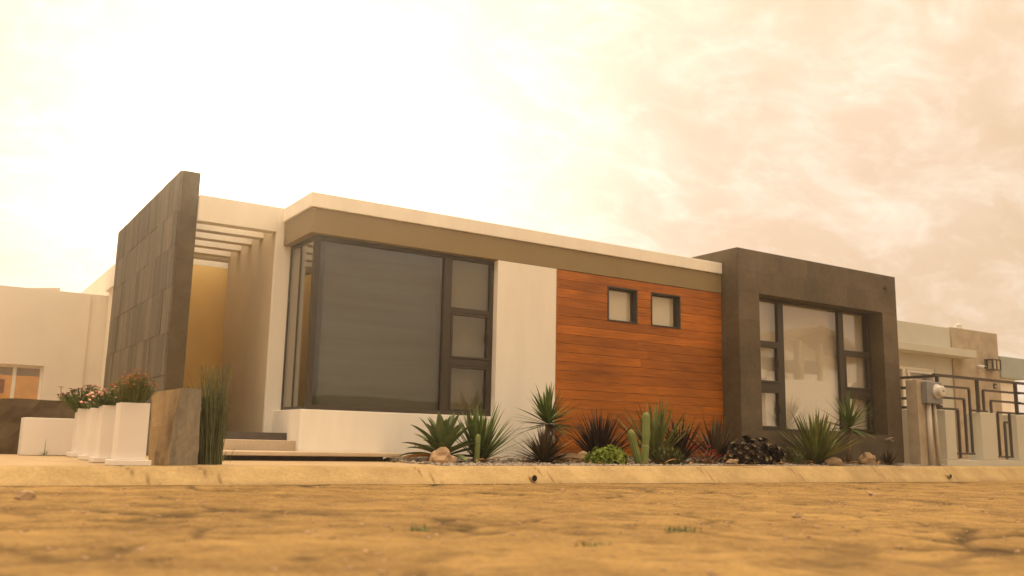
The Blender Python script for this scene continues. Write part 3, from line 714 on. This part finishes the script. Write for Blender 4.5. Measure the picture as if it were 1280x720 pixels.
# ------------------------------------------------------------------ garden plants
rp = random.Random(29)
def spiky(mb, c, n_, l0, l1, wd, e0, e1, droop, seg=5, az0=0, az1=6.283, fold=.3, rise=0.0, twist=0):
    for k in range(n_):
        t = (k+.5)/n_; az = rp.uniform(az0, az1); el = e0 + (e1-e0)*t + rp.gauss(0, .06)
        ln = rp.uniform(l0, l1); b = Vector(c) + Vector((math.cos(az), math.sin(az), 0))*.02 + Vector((0, 0, rise*t))
        mb.blade(b, az, el, ln, wd*rp.uniform(.8, 1.15), droop*rp.uniform(.5, 1.4)*(1.2-t), seg, fold, twist=rp.uniform(-twist, twist))
def agave_prof(t): return (.55+1.1*t if t < .4 else .99*(1-((t-.4)/.6)**2.0)**.8 if t < 1 else 0.0)
# agave
t = thing('agave', 'broad leaved blue green agave with curled grey tips, above an orange rock', 'plant', (1.40, -1.05, 0)); q = MB()
for k in range(36):
    u = k/35; az = k*2.399; el = .15 + 1.25*u + rp.gauss(0, .05)
    q.blade((1.40, -1.05, .05+.06*u), az, el, rp.uniform(.50, .62)*(1-.12*u), rp.uniform(.12, .15), .35*(1-u)+.05, 7, .45, agave_prof)
q.build('leaves', m_agave, t)
q = MB()
for k in range(5): q.blade((1.35, -1.1, .05), 2.6+k*.35, rp.uniform(-.05, .3), rp.uniform(.4, .52), .05, .35, 5, .6, twist=1.5)
q.build('dry_leaves', m_dry, t)
# lone small cactus
def cactus_col(pts, r, name, par, ribs=9):
    m = MB(); pts = [Vector(p) for p in pts]; n_ = ribs*4; b = 0
    ax = (pts[-1]-pts[0]).normalized(); x = ax.cross(Vector((0, 1, .1))).normalized(); y = ax.cross(x)
    K = 16; rings = []
    for i in range(K+1):
        t_ = i/K; p_ = pts[0].lerp(pts[1], t_) if len(pts) == 2 else pts[0]*(1-t_)**2 + pts[1]*2*t_*(1-t_) + pts[2]*t_*t_
        tt = max(0, (t_-.86)/.14); rad = r*(.85+.15*min(1, t_*4))*math.sqrt(max(0.004, 1-tt*tt))
        for k in range(n_):
            a = math.pi*2*k/n_; rr_ = rad*(1.0, .90, .78, .90)[k % 4]; m.v.append(p_ + (x*math.cos(a)+y*math.sin(a))*rr_)
    for i in range(K):
        for k in range(n_): m.f.append([i*n_+k, i*n_+(k+1) % n_, (i+1)*n_+(k+1) % n_, (i+1)*n_+k])
    m.f.append([K*n_+k for k in range(n_)])
    return m.build(name, m_cactus, par, smooth=True)
t = thing('column_cactus', 'short single stemmed green cactus standing in front of the spiky yucca', 'cactus', (1.70, -1.32, 0))
cactus_col([(1.70, -1.32, -.01), (1.715, -1.32, .345)], .032, 'stem', t)
# upright yucca with one broad leaf
t = thing('yucca_clump', 'green clump of straight pointed leaves fanning out, right of the agave', 'plant', (1.95, -.98, 0)); q = MB()
spiky(q, (1.95, -.98, .0), 84, .48, .78, .05, .65, 1.5, .10, rise=.05)
for az, el, ln in ((3.3, 1.35, .68), (2.6, 1.2, .55), (3.9, 1.45, .62)): q.blade((1.88, -1.0, .0), az, el, ln, .13, .1, 7, .3, agave_prof)
for k in range(4): q.blade((1.99, -1.0, .03), rp.uniform(-.5, .3), rp.uniform(.1, .5), .75, .03, .2, 6)
q.build('leaves', m_green, t)
# yucca on a trunk
def yucca_tree(label, x, y, zc_, tx, dry=True, rad=.40, n_=70, seed=1, az_dry=(-1.0, .8)):
    t = thing('yucca_tree', label, 'plant', (x, y, 0))
    MB().tube([(x, y, -.02), (x+tx*.5, y, zc_*.5), (x+tx, y, zc_)], [.045, .036, .035], 10).build('trunk', m_bark, t, smooth=True)
    q = MB(); c = (x+tx, y, zc_-.02)
    spiky(q, c, n_, rad*.8, rad*1.05, .05, -.3, 1.45, .12, rise=.08)
    q.build('crown', m_green, t)
    if dry:
        q = MB(); spiky(q, (c[0]+.02, c[1], c[2]-.04), 26, rad*.7, rad*.98, .03, -.75, .55, .15, az0=az_dry[0], az1=az_dry[1]); q.build('dead_leaves', m_dry, t)
    return t
yucca_tree('yucca on a thin trunk with green head and yellowed right side, by the board edge', 3.05, -.85, .50, .0, True, .50, 80)
# the rest of the bed
def clump(name, label, x, y, z, n_, l0, l1, wd, e0, e1, droop, mat, part='leaves'):
    t = thing(name, label, 'plant', (x, y, 0)); q = MB(); spiky(q, (x, y, z), n_, l0, l1, wd, e0, e1, droop, rise=.03, twist=.4); q.build(part, mat, t); return t
clump('cordyline', 'bushy dark bronze green spiky clump in front of the yucca trunk', 2.72, -1.25, .0, 190, .30, .52, .034, .1, 1.5, .2, m_bronze)
t = [o for o in COL.objects if o.name == 'cordyline'][0]
q = MB(); 
for az, el, ln in ((.1, .55, .62), (.25, .35, .5), (3.1, .08, .75)): q.blade((2.72, -1.25, .03), az, el, ln, .03, .15, 6)
q.build('stray_leaves', m_dry, t)
clump('purple_flax', 'dark purple brown flax fan against the boards behind the lime succulent', 4.02, -.72, .0, 170, .45, .80, .042, .55, 1.5, .12, m_purple)
clump('green_flax', 'tall green flax with long pale edged leaves behind the cactus', 4.92, -.85, .0, 70, .6, 1.0, .062, .75, 1.52, .12, m_green2)
clump('purple_flax', 'dark bronze flax leaning right of the green flax', 5.42, -.80, .0, 70, .45, .74, .045, .6, 1.4, .12, m_purple)
clump('purple_flax', 'dark flax fan in the corner beside the portal wall', 6.25, -.72, .0, 95, .45, .82, .045, .6, 1.5, .14, m_bronze)
clump('green_flax', 'large olive green spiky clump under the portal window', 8.22, -.95, .0, 125, .62, .95, .068, .45, 1.5, .10, m_green2)
yucca_tree('green yucca on a short trunk with drooping leaves at the portal corner', 9.35, -.72, .62, .05, False, .60, 64)
# lime succulent
def rosettes(name, label, cat, pts, mat, r0, n_leaf, lw_, centre=None, core=None):
    """rosettes that each face outwards from the mound; pts = (position, facing)"""
    t = thing(name, label, cat, (pts[0][0][0], pts[0][0][1], 0)); q = MB(); cc = MB()
    for p_, nn in pts:
        rot = Vector((0, 0, 1)).rotation_difference(Vector(nn).normalized()).to_matrix(); ax = rp.uniform(0, 6); k0 = rp.uniform(.8, 1.15)
        l0 = MB(); c0 = MB()
        for k in range(n_leaf):
            u = k/n_leaf; az = k*2.399+ax; el_ = .1+1.15*u
            l0.blade((0, 0, .0), az, el_, r0*k0*(1-.5*u), lw_*k0*(1-.35*u), -.25, 3, .35, lambda s_: (.45+.9*s_ if s_ < .6 else .99*(1-((s_-.6)/.4)**2)))
        for k in range(8): c0.blade((0, 0, .02), k*.785, .7, r0*.50, lw_*.7, -.2, 2, .3)
        l0.v = [Vector(p_)+rot @ v for v in l0.v]; c0.v = [Vector(p_)+rot @ v for v in c0.v]
        ro = l0.build('rosette', mat, t)
        if centre: c0.build('heart', centre, ro)
    if core: q.blob(core[0], core[1], 3, .15, core[2]); q.build('stems', mat, t)
    return t
def mound(cx_, cy_, a, b, h, n_, rough=.1):
    o = []
    for k in range(n_):
        z_ = (k+.5)/n_; th = k*2.399; r_ = math.sqrt(1-z_*z_); j_ = rp.uniform(1-rough*1.6, 1+rough)*(1+2*rough*noise.noise(Vector((r_*math.cos(th)*2, r_*math.sin(th)*2, h*9))))
        nn = (r_*math.cos(th)/a, r_*math.sin(th)/b, z_/h)
        o.append(((cx_+a*r_*math.cos(th)*j_, cy_+b*r_*math.sin(th)*j_, .02+h*z_*j_), nn))
    return o
pts = mound(3.62, -1.38, .25, .20, .19, 46)
rosettes('lime_succulent', 'bright lime green succulent mound at the kerb edge', 'plant', pts, m_lime, .085, 16, .05, None, ((3.62, -1.38, .06), .16, (1.2, 1, .8)))
t = thing('column_cactus', 'green ribbed cactus with a tall stem and a leaning arm', 'cactus', (4.18, -1.40, 0))
cactus_col([(4.20, -1.42, -.01), (4.235, -1.42, .275)], .054, 'stem', t)
cactus_col([(4.235, -1.42, .25), (4.245, -1.42, .69)], .054, 'stem', t)
cactus_col([(4.12, -1.42, -.01), (4.02, -1.44, .22), (3.955, -1.44, .455)], .052, 'arm', t)
def dome(name, label, x, y, r, h, mat, n_=420):
    t = thing(name, label, 'plant', (x, y, 0)); q = MB()
    for k in range(n_):
        a = rp.random()*6.28; s = rp.uniform(-.05, 1); rr_ = math.sqrt(max(0, 1-s*s)); k_ = rp.uniform(.7, 1.0)
        b = Vector((x+r*rr_*k_*math.cos(a), y+r*rr_*k_*math.sin(a), h*s*k_*.9)); q.blade(b, a+rp.uniform(-.6, .6), math.asin(max(-1, min(1, s)))*.8+.2, rp.uniform(.05, .09), .014, .1, 2)
    q.blob((x, y, h*.25), r*.62, 2, .2, (1, 1, h/r*.9)); q.build('foliage', mat, t); return t
dome('round_shrub', 'rounded olive shrub right of the cactus, the larger of two side by side', 4.60, -1.32, .155, .25, m_olive)
dome('round_shrub', 'rounded olive shrub between the larger shrub and the red flowers', 4.88, -1.28, .13, .225, m_olive)
dome('round_shrub', 'low mid green shrub between the black rosettes and large spiky clump', 7.72, -1.0, .19, .28, m_olive)
# red flowering low plant
t = thing('red_flower_plant', 'low twiggy plant with scattered red flowers in front of dark flax', 'plant', (5.65, -1.12, 0)); q = MB(); fm = MB()
for k in range(60):
    a = rp.random()*6.28; el = rp.uniform(.2, 1.2); ln = rp.uniform(.12, .30); b = Vector((5.62+rp.uniform(-.2, .2), -1.12+rp.uniform(-.1, .1), 0)); e_ = b+Vector((math.cos(a)*math.cos(el), math.sin(a)*math.cos(el), math.sin(el)))*ln
    q.tube([b, (b+e_)/2+Vector((0, 0, .01)), e_], .004, 4, False)
    for _ in range(3): q.blade(b.lerp(e_, rp.random()), rp.random()*6.28, .5, .05, .018, .2, 2)
    if k < 42:
        fm = MB()
        for c_ in range(6): fm.blade(e_, c_*1.05, .45, rp.uniform(.032, .045), .036, .1, 2, .1)
        fm.build('flower', m_red, t)
q.build('twigs', m_twig, t)
# black aeonium
pts = mound(6.72, -1.0, .54, .27, .32, 84, .17)
rosettes('black_succulent', 'mound of near black rosettes with pale hearts before the portal', 'plant', pts, m_dark, .105, 22, .045, m_centre, ((6.72, -1.0, .05), .22, (1.5, .75, .8)))
clump('bronze_grass', 'low reddish bronze tufted plant with white flowers by the meter post', 10.25, -.85, .0, 150, .16, .34, .014, .15, 1.4, .3, m_bronze)
t = [o for o in COL.objects if o.name == 'bronze_grass'][0]; fm = MB(); st_ = MB()
for x, z in ((10.28, .45), (10.36, .47), (10.40, .42), (10.22, .43), (10.33, .44)):
    fm = MB()
    for k in range(5): fm.blade((x, -.85, z), k*1.25, .3, .055, .035, .1, 2)
    fm.build('flower', m_wpetal, t)
    st_.tube([(10.25+(x-10.25)*.4, -.85, .05), (x, -.85, z)], .003, 4, False)
st_.build('flower_stems', m_bronze, t)
# rocks in the bed
def rock(label, c, r, sq, mat=None, jit=.35):
    m = MB().blob(c, r, 3, jit, sq); o = m.build('rock', mat or m_rock); return tag(o, label, 'rock')
rock('orange brown angular rock lying in front of the agave', (1.15, -1.5, .04), .14, (1.1, .8, .85), jit=.25)
rock('small tan rock half hidden left of the lime succulent', (3.48, -1.05, .05), .11, (1.2, .8, .75))
rock('small tan rock beside the black rosettes', (6.05, -1.22, .03), .085, (1.3, .8, .7))
rock('smooth rounded tan rock at the foot of the large spiky clump', (8.33, -1.2, .05), .135, (1.25, .8, .68), jit=.12)
rock('tan rock leaning left of the bronze grass at portal corner', (9.68, -.85, .08), .16, (1.1, .8, .85), jit=.3)
rock('low brown rock at the foot of the wood boarding', (3.62, -.55, .05), .14, (1.8, .8, .5))
lt = MB()
for k in range(420):
    x = rp.uniform(1.0, 10.6); lo = yk(x)+.27; hi = -.05 if x < 7.1 else -.42; y = rp.uniform(lo, hi)
    lt.blade((x, y, .03+.03*(y-lo)/(hi-lo)), rp.random()*6.28, rp.uniform(-.1, .5), rp.uniform(.05, .22), rp.uniform(.008, .02), .5, 4, .5, twist=rp.uniform(-1.5, 1.5))
tag(lt.build('leaf_litter', m_dry), 'dry fallen leaves lying between the plants on the pebbles', 'leaf litter', kind='stuff')
# drain holes in the kerb
def hole(label, x, z, r):
    t = thing('drain_outlet', label, 'drain', (x, yk(x)-.1, z), 'drain outlets in the kerb'); y0 = yk(x)-.262+.2
    o = MB(); n_ = 20; dv = Vector((.0, 1, 0)); 
    m = MB()
    for i, (yy, rr_) in enumerate(((-.235, r*1.2), (-.245, r*1.16), (-.245, r), (-.10, r))):
        for k in range(n_):
            a = 2*math.pi*k/n_; m.v.append(Vector((x+rr_*math.cos(a), yk(x)+yy, z+rr_*math.sin(a))))
    for i in range(3):
        for k in range(n_): m.f.append([i*n_+k, i*n_+(k+1) % n_, (i+1)*n_+(k+1) % n_, (i+1)*n_+k])
    m.build('rim', m_kerb, t)
    MB().tube([(x, yk(x)-.2445, z), (x, yk(x)-.02, z)], r*.99, n_).build('bore', m_black, t)
hole('round dark drain hole in the kerb below the yucca tree', 1.62, -.115, .032)
hole('small dark drain hole in the kerb near the iron fence', 11.2, -.16, .035)

# ------------------------------------------------------------------ meter post
t = thing('meter_post', 'tan concrete post carrying an electricity meter, between portal and iron fence', 'post', (11.5, -.6, 0))
pp = MB().hexa([(11.12, -.75, -.05), (11.84, -.75, -.05), (11.84, -.35, -.05), (11.12, -.35, -.05), (11.19, -.75, 1.54), (11.92, -.75, 1.54), (11.92, -.35, 1.54), (11.19, -.35, 1.54)]) if False else MB().box(11.36, 11.86, -.75, -.52, -.05, 1.55)
pp.build('post', m_concrete, t, bevel=.01)
mbx = MB().box(11.48, 11.96, -.87, -.752, 1.12, 1.52).build('meter_box', m_steel, t, bevel=.01)
MB().tube([(11.78, -.871, 1.35), (11.78, -.89, 1.35), (11.78, -.90, 1.35), (11.78, -.985, 1.35), (11.78, -1.0, 1.35)], [.13, .13, .10, .10, .07], 24).build('meter_dial', m_plastic, mbx, smooth=False)
MB().box(11.755, 11.805, -1.008, -1.0005, 1.335, 1.365).build('meter_plate', m_steel, mbx)
MB().tube([(11.62, -.79, -.05), (11.62, -.79, 1.12)], .045, 12).build('conduit', m_pvc, t, smooth=True)
MB().tube([(11.86, -.79, -.05), (11.83, -.79, .6), (11.80, -.79, 1.12)], .03, 12).build('conduit', m_pvc, t, smooth=True)

# ------------------------------------------------------------------ fence on the right
F = thing('iron_fence', 'grey notched wall topped by dark iron railing with stepped right angle bars', 'fence', (13.5, -.4, 0))
fw_ = MB(); y0, y1 = -.5, -.2
fw_.box(12.58, 24, y0, y1, -.3, .112)
xs = [(12.6, 12.93), (13.82, 14.36), (15.13, 15.55)]
x = 15.55
pil = xs + [(16.4, 16.95), (17.7, 18.25), (19.0, 19.55), (20.3, 20.85)]
for a, b in pil: fw_.box(a, b, y0, y1, .112, 1.045)
fw_.box(12.6, 12.9, y1, 3.4, -.3, 1.075)
fw_.build('wall', m_grey_stucco, F, bevel=.01)
ry = -.42; hb_ = .025
def hbar(x0, x1, z, t=.02): fr.box(x0, x1, ry-t, ry+t, z-.02, z+.02)
def vbar(x, z0, z1, t=.018): fr.box(x-.021, x+.021, ry-t-.002, ry+t+.002, z0, z1)
fr = MB()
fr.box(12.42, 24, ry-.03, ry+.03, 1.69, 1.74)
for xp in (12.53, 13.90, 15.33, 16.7, 18.0, 19.3): vbar(xp, 1.046 if xp > 13 else 1.06, 1.69, .03)
def el(x0, xv, z, zb): # bar that runs in from x0 at height z and turns down at xv
    a, b = sorted((x0, xv)); hbar(a, b, z); vbar(xv, zb, z-.02)
for off in (0, 2.70, 5.3):
    el(12.56+off, 13.60+off, 1.51, .25); el(12.56+off, 13.41+off, 1.29, .25); el(12.56+off, 13.17+off, 1.08, .14); vbar(12.97+off, .25, .90)
    fr.box(12.93+off, 13.66+off, ry-.018, ry+.018, .212, .247)
    fr.box(13.58+off, 14.20+off, ry-.018, ry+.018, 1.062, 1.098)
    el(15.48+off, 14.10+off, 1.50, 1.1); el(15.48+off, 14.36+off, 1.30, .20); el(15.48+off, 14.58+off, 1.075, .20); vbar(15.02+off, .20, 1.055); el(15.02+off, 14.82+off, .88, .14)
    fr.box(14.36+off, 15.05+off, ry-.018, ry+.018, .165, .199)
fr.build('railing', m_iron, F)
sr = MB()
for z in (1.715, 1.51, 1.30, 1.12): sr.box(12.68, 12.74, -.38, 3.4, z-.025, z+.025)
sr.box(12.66, 12.76, 3.3, 3.4, 1.0, 1.74)
sr.build('side_railing', m_iron, F)

# ------------------------------------------------------------------ right neighbour
G = thing('grey_house', 'grey flat roofed house with tan concrete pier behind the iron fence', 'house', (20, 5, 0))
g = MB()
wall_open(g, 14.5, 20.42, -.3, 3.735, 4.0, 4.25, [(16.4, 19.58, .9, 2.52)])
g.box(14.5, 24.0, 9, 9.2, -.3, 3.5); g.box(14.7, 22.7, 4.25, 9, 3.3, 3.5); g.box(14.5, 14.7, 4.25, 9, -.3, 3.3); g.box(24, 24.2, 4.3, 9.2, -.3, 3.0)
g.build('wall', m_grey_stucco, G)
box(20.42, 22.78, 3.95, 5.2, -.3, 3.765).build('pier', m_concrete, G, bevel=.01)
box(14.5, 20.92, 3.55, 3.999, 2.885, 3.09).build('canopy', m_grey_stucco, G, bevel=.008)
m_bluegrey = material('blue_grey_paint', (.33, .37, .35), .8, .05, 2, .05)
box(22.78, 24.2, 3.9, 4.3, 2.47, 3.10).build('fascia_box', m_bluegrey, G, bevel=.008)
box(22.78, 24.0, 4.2, 4.3, -.3, 2.468).build('side_wall', m_white, G)
f = MB(); a, b, c_, d_ = 16.4, 19.58, .9, 2.52; u = .08
f.box(a, a+u, 4.03, 4.12, c_, d_); f.box(b-u, b, 4.03, 4.12, c_, d_); f.box(a+u, b-u, 4.03, 4.12, d_-u, d_); f.box(a+u, b-u, 4.03, 4.12, c_, c_+u); f.box(18.15, 18.28, 4.03, 4.12, c_+u, d_-u)
gw = f.build('window', m_frame_white, G)
pane(a+u, 18.15, 4.07, c_+u, d_-u, gw)
s = MB()                                                # top hung sash, propped open
def qp(x, v): return (x, 4.02 - .22*v, 2.43 - .75*v)
for (x0, x1, v0, v1) in ((18.30, 18.37, 0, 1), (19.42, 19.49, 0, 1), (18.37, 19.42, 0, .09), (18.37, 19.42, .91, 1)):
    p = [qp(x0, v1), qp(x1, v1), qp(x1, v0), qp(x0, v0)]; s.hexa([(q_[0], q_[1]-.02, q_[2]) for q_ in (p[0], p[1])] + [(q_[0], q_[1]+.02, q_[2]) for q_ in (p[1], p[0])] + [(q_[0], q_[1]-.02, q_[2]) for q_ in (p[3], p[2])] + [(q_[0], q_[1]+.02, q_[2]) for q_ in (p[2], p[3])])
s.build('open_sash', m_frame_white, gw)
MB().add([qp(18.37, .91), qp(19.42, .91), qp(19.42, .09), qp(18.37, .09)], [(0, 1, 2, 3)]).build('pane', m_glass, gw)
box(a, b, 4.4, 4.42, c_, d_).build('blind', m_curtain, gw)
sl = thing('wall_lamp', 'square dark wall lantern on the tan concrete pier', 'lamp', (22.2, 3.93, 2.8))
q = MB()
for x0, x1 in ((22.0, 22.04), (22.40, 22.44)): q.box(x0, x1, 3.70, 3.74, 2.66, 2.93); q.box(x0, x1, 3.90, 3.94, 2.66, 2.93)
q.box(22.0, 22.44, 3.70, 3.949, 2.64, 2.66); q.box(22.0, 22.44, 3.70, 3.949, 2.93, 2.955); q.box(22.041, 22.399, 3.90, 3.949, 2.661, 2.929); q.box(22.19, 22.25, 3.705, 3.712, 2.66, 2.93)
q.build('frame', m_iron, sl); q = MB().box(22.05, 22.39, 3.72, 3.88, 2.665, 2.925); q.build('glass', m_blind_pale, sl)
sl = thing('security_camera', 'small white security camera on the pier beside the wall lantern', 'camera', (21.6, 3.93, 2.7))
q = MB().tube([(21.62, 3.949, 2.73), (21.60, 3.86, 2.71)], .025, 8); q.build('bracket', m_plastic, sl); MB().tube([(21.62, 3.90, 2.715), (21.55, 3.68, 2.66)], .055, 14).build('body', m_plastic, sl); MB().tube([(21.551, 3.682, 2.661), (21.547, 3.672, 2.659)], .04, 14).build('lens', m_black, sl)
sl = thing('roof_camera', 'white round dome on top of the concrete pier', 'camera', (21.1, 4.3, 3.77))
MB().tube([(21.05, 4.1, 3.765), (21.05, 4.1, 3.83)], [.12, .10], 14).build('base', m_plastic, sl); MB().blob((21.05, 4.1, 3.86), .09, 2, 0).build('dome', m_plastic, sl, smooth=True)
sl = thing('door_bell', 'small dark box fixed low on the concrete pier beside its right edge', 'bell', (22.45, 3.94, 2.2)); box(22.38, 22.52, 3.92, 3.949, 2.12, 2.27).build('case', m_iron, sl); box(22.42, 22.48, 3.912, 3.92, 2.16, 2.20).build('button', m_plastic, sl)

# ------------------------------------------------------------------ loose bits on the road
def tuft_road(label, x, y, n_, h):
    t = thing('grass_tuft', label, 'grass', (x, y, zr(x)), 'grass tufts in the road joints'); q = MB(); z = zr(x)+hroad(x, y)[0]-.005
    for k in range(n_): q.blade((x+rp.gauss(0, .04), y+rp.gauss(0, .02), z), rp.random()*6.28, rp.uniform(.4, 1.4), rp.uniform(.6, 1.4)*h, .006, .5, 3)
    q.build('blades', m_green2, t)
tuft_road('small green grass tuft in the road, left of the picture middle', -2.0, -7.07, 60, .035)
tuft_road('green grass tuft in the road right of the other two', -.88, -7.46, 80, .03)
tuft_road('faint grass tuft nearest the viewer, low in the road', -1.64, -7.79, 60, .025)
def rstone(label, x, y, r):
    o = MB().blob((x, y, zr(x)+hroad(x, y)[0]+r*.3), r, 2, .35, (1.2, .9, .7)).build('loose_stone', m_rock); tag(o, label, 'stone', 'loose stones on the road')
rstone('dark pebble standing alone on the road near the picture middle right', .53, -6.95, .028)
rstone('flat brown stone lying on the road near the kerb at right', 3.95, -5.0, .05)
rstone('brown pebble on the road left of the boulder', -3.3, -4.9, .045)
rstone('small pebble on the road below the drain hole', 1.0, -4.0, .022)
tw = MB().tube([(5.15, -1.90, .012), (5.45, -1.93, .016), (5.95, -1.88, .012)], [.006, .008, .004], 6).build('twig', m_twig); tag(tw, 'thin dark twig lying on the kerb top before the red flowers', 'twig')

# grit on the road: more than anyone could count
gt = MB(); rg = random.Random(8)
for k in range(3600):
    y = -8.6 + 6.0*rg.random(); x = rg.uniform(-6, 9)
    if y > yk(x)-.3: continue
    stone(gt, (x, y, zr(x)+hroad(x, y)[0]+.001), rg.choice((.004, .005, .006, .007, .009, .014)))
tag(gt.build('grit', m_rock), 'loose grit and gravel scattered over the dusty road', 'grit', kind='stuff')
# ------------------------------------------------------------------ across the street, seen only in the window glass
O = thing('street_house', 'pale gabled house across the street, mirrored in the portal window', 'house', (37, -26, 0))
o_ = MB().box(33, 41.5, -30, -24, -.6, 5.6); o_.box(33, 41.5, -24, -22, -.6, 4.0)
o_.add([(33, -24.0, 5.6), (41.5, -24.0, 5.6), (37.2, -24.0, 6.7), (33, -30, 5.6), (41.5, -30, 5.6), (37.2, -30, 6.7)], [(0, 1, 2), (5, 4, 3), (0, 2, 5, 3), (1, 4, 5, 2)])
o_.build('wall', m_cream, O)
rf_ = MB()
for xa, xb in ((32.0, 37.2), (42.4, 37.2)): rf_.hexa([(xa, -31, 5.36), (xb, -31, 6.72), (xb, -21.6, 6.72), (xa, -21.6, 5.36), (xa, -31, 5.62), (xb, -31, 6.98), (xb, -21.6, 6.98), (xa, -21.6, 5.62)])
rf_.build('roof', m_fascia, O)
for xc in (35.9, 37.6): box(xc-.15, xc+.15, -22.3, -22.0, 4.0, 6.1).build('column', m_fascia, O)
box(34.6, 39.6, -23.99, -23.9, 4.6, 5.3).build('window', m_black, O)
hl = MB(); K = 60
for i in range(K+1):
    x = -160 + 400*i/K; hgt = 7 + 9*abs(noise.noise(Vector((x*.012, 3, 0)))) + 4*noise.noise(Vector((x*.03, 8, 0)))
    for dy, f_ in ((0, 0), (-25, .55), (-60, 1), (-120, .6), (-200, 0)): hl.v.append(Vector((x, -70+dy, -.62+hgt*f_)))
for i in range(K):
    for k in range(4): a = i*5+k; hl.f.append([a, a+1, a+6, a+5])
m_hill = ground_material('hill_scrub', (.05, .05, .025), (.12, .10, .05), (.1, .08, .04), .15)
tag(hl.build('hills', m_hill, smooth=True), kind='structure')

# golden haze volume, added to stand in for the lens glow
hz = MB().box(-175, 260, -275, 18, -2.4, 20)
m_h = bpy.data.materials.new('haze_air'); m_h.use_nodes = True; t_h = m_h.node_tree; t_h.nodes.clear()
vo = t_h.nodes.new('ShaderNodeVolumePrincipled'); vo.inputs['Color'].default_value = (1.0, .92, .76, 1); vo.inputs['Density'].default_value = HAZE; vo.inputs['Anisotropy'].default_value = .76
oo = t_h.nodes.new('ShaderNodeOutputMaterial'); t_h.links.new(vo.outputs[0], oo.inputs['Volume'])
tag(hz.build('haze', m_h), 'added golden haze standing in for lens glow', 'haze', kind='stuff')
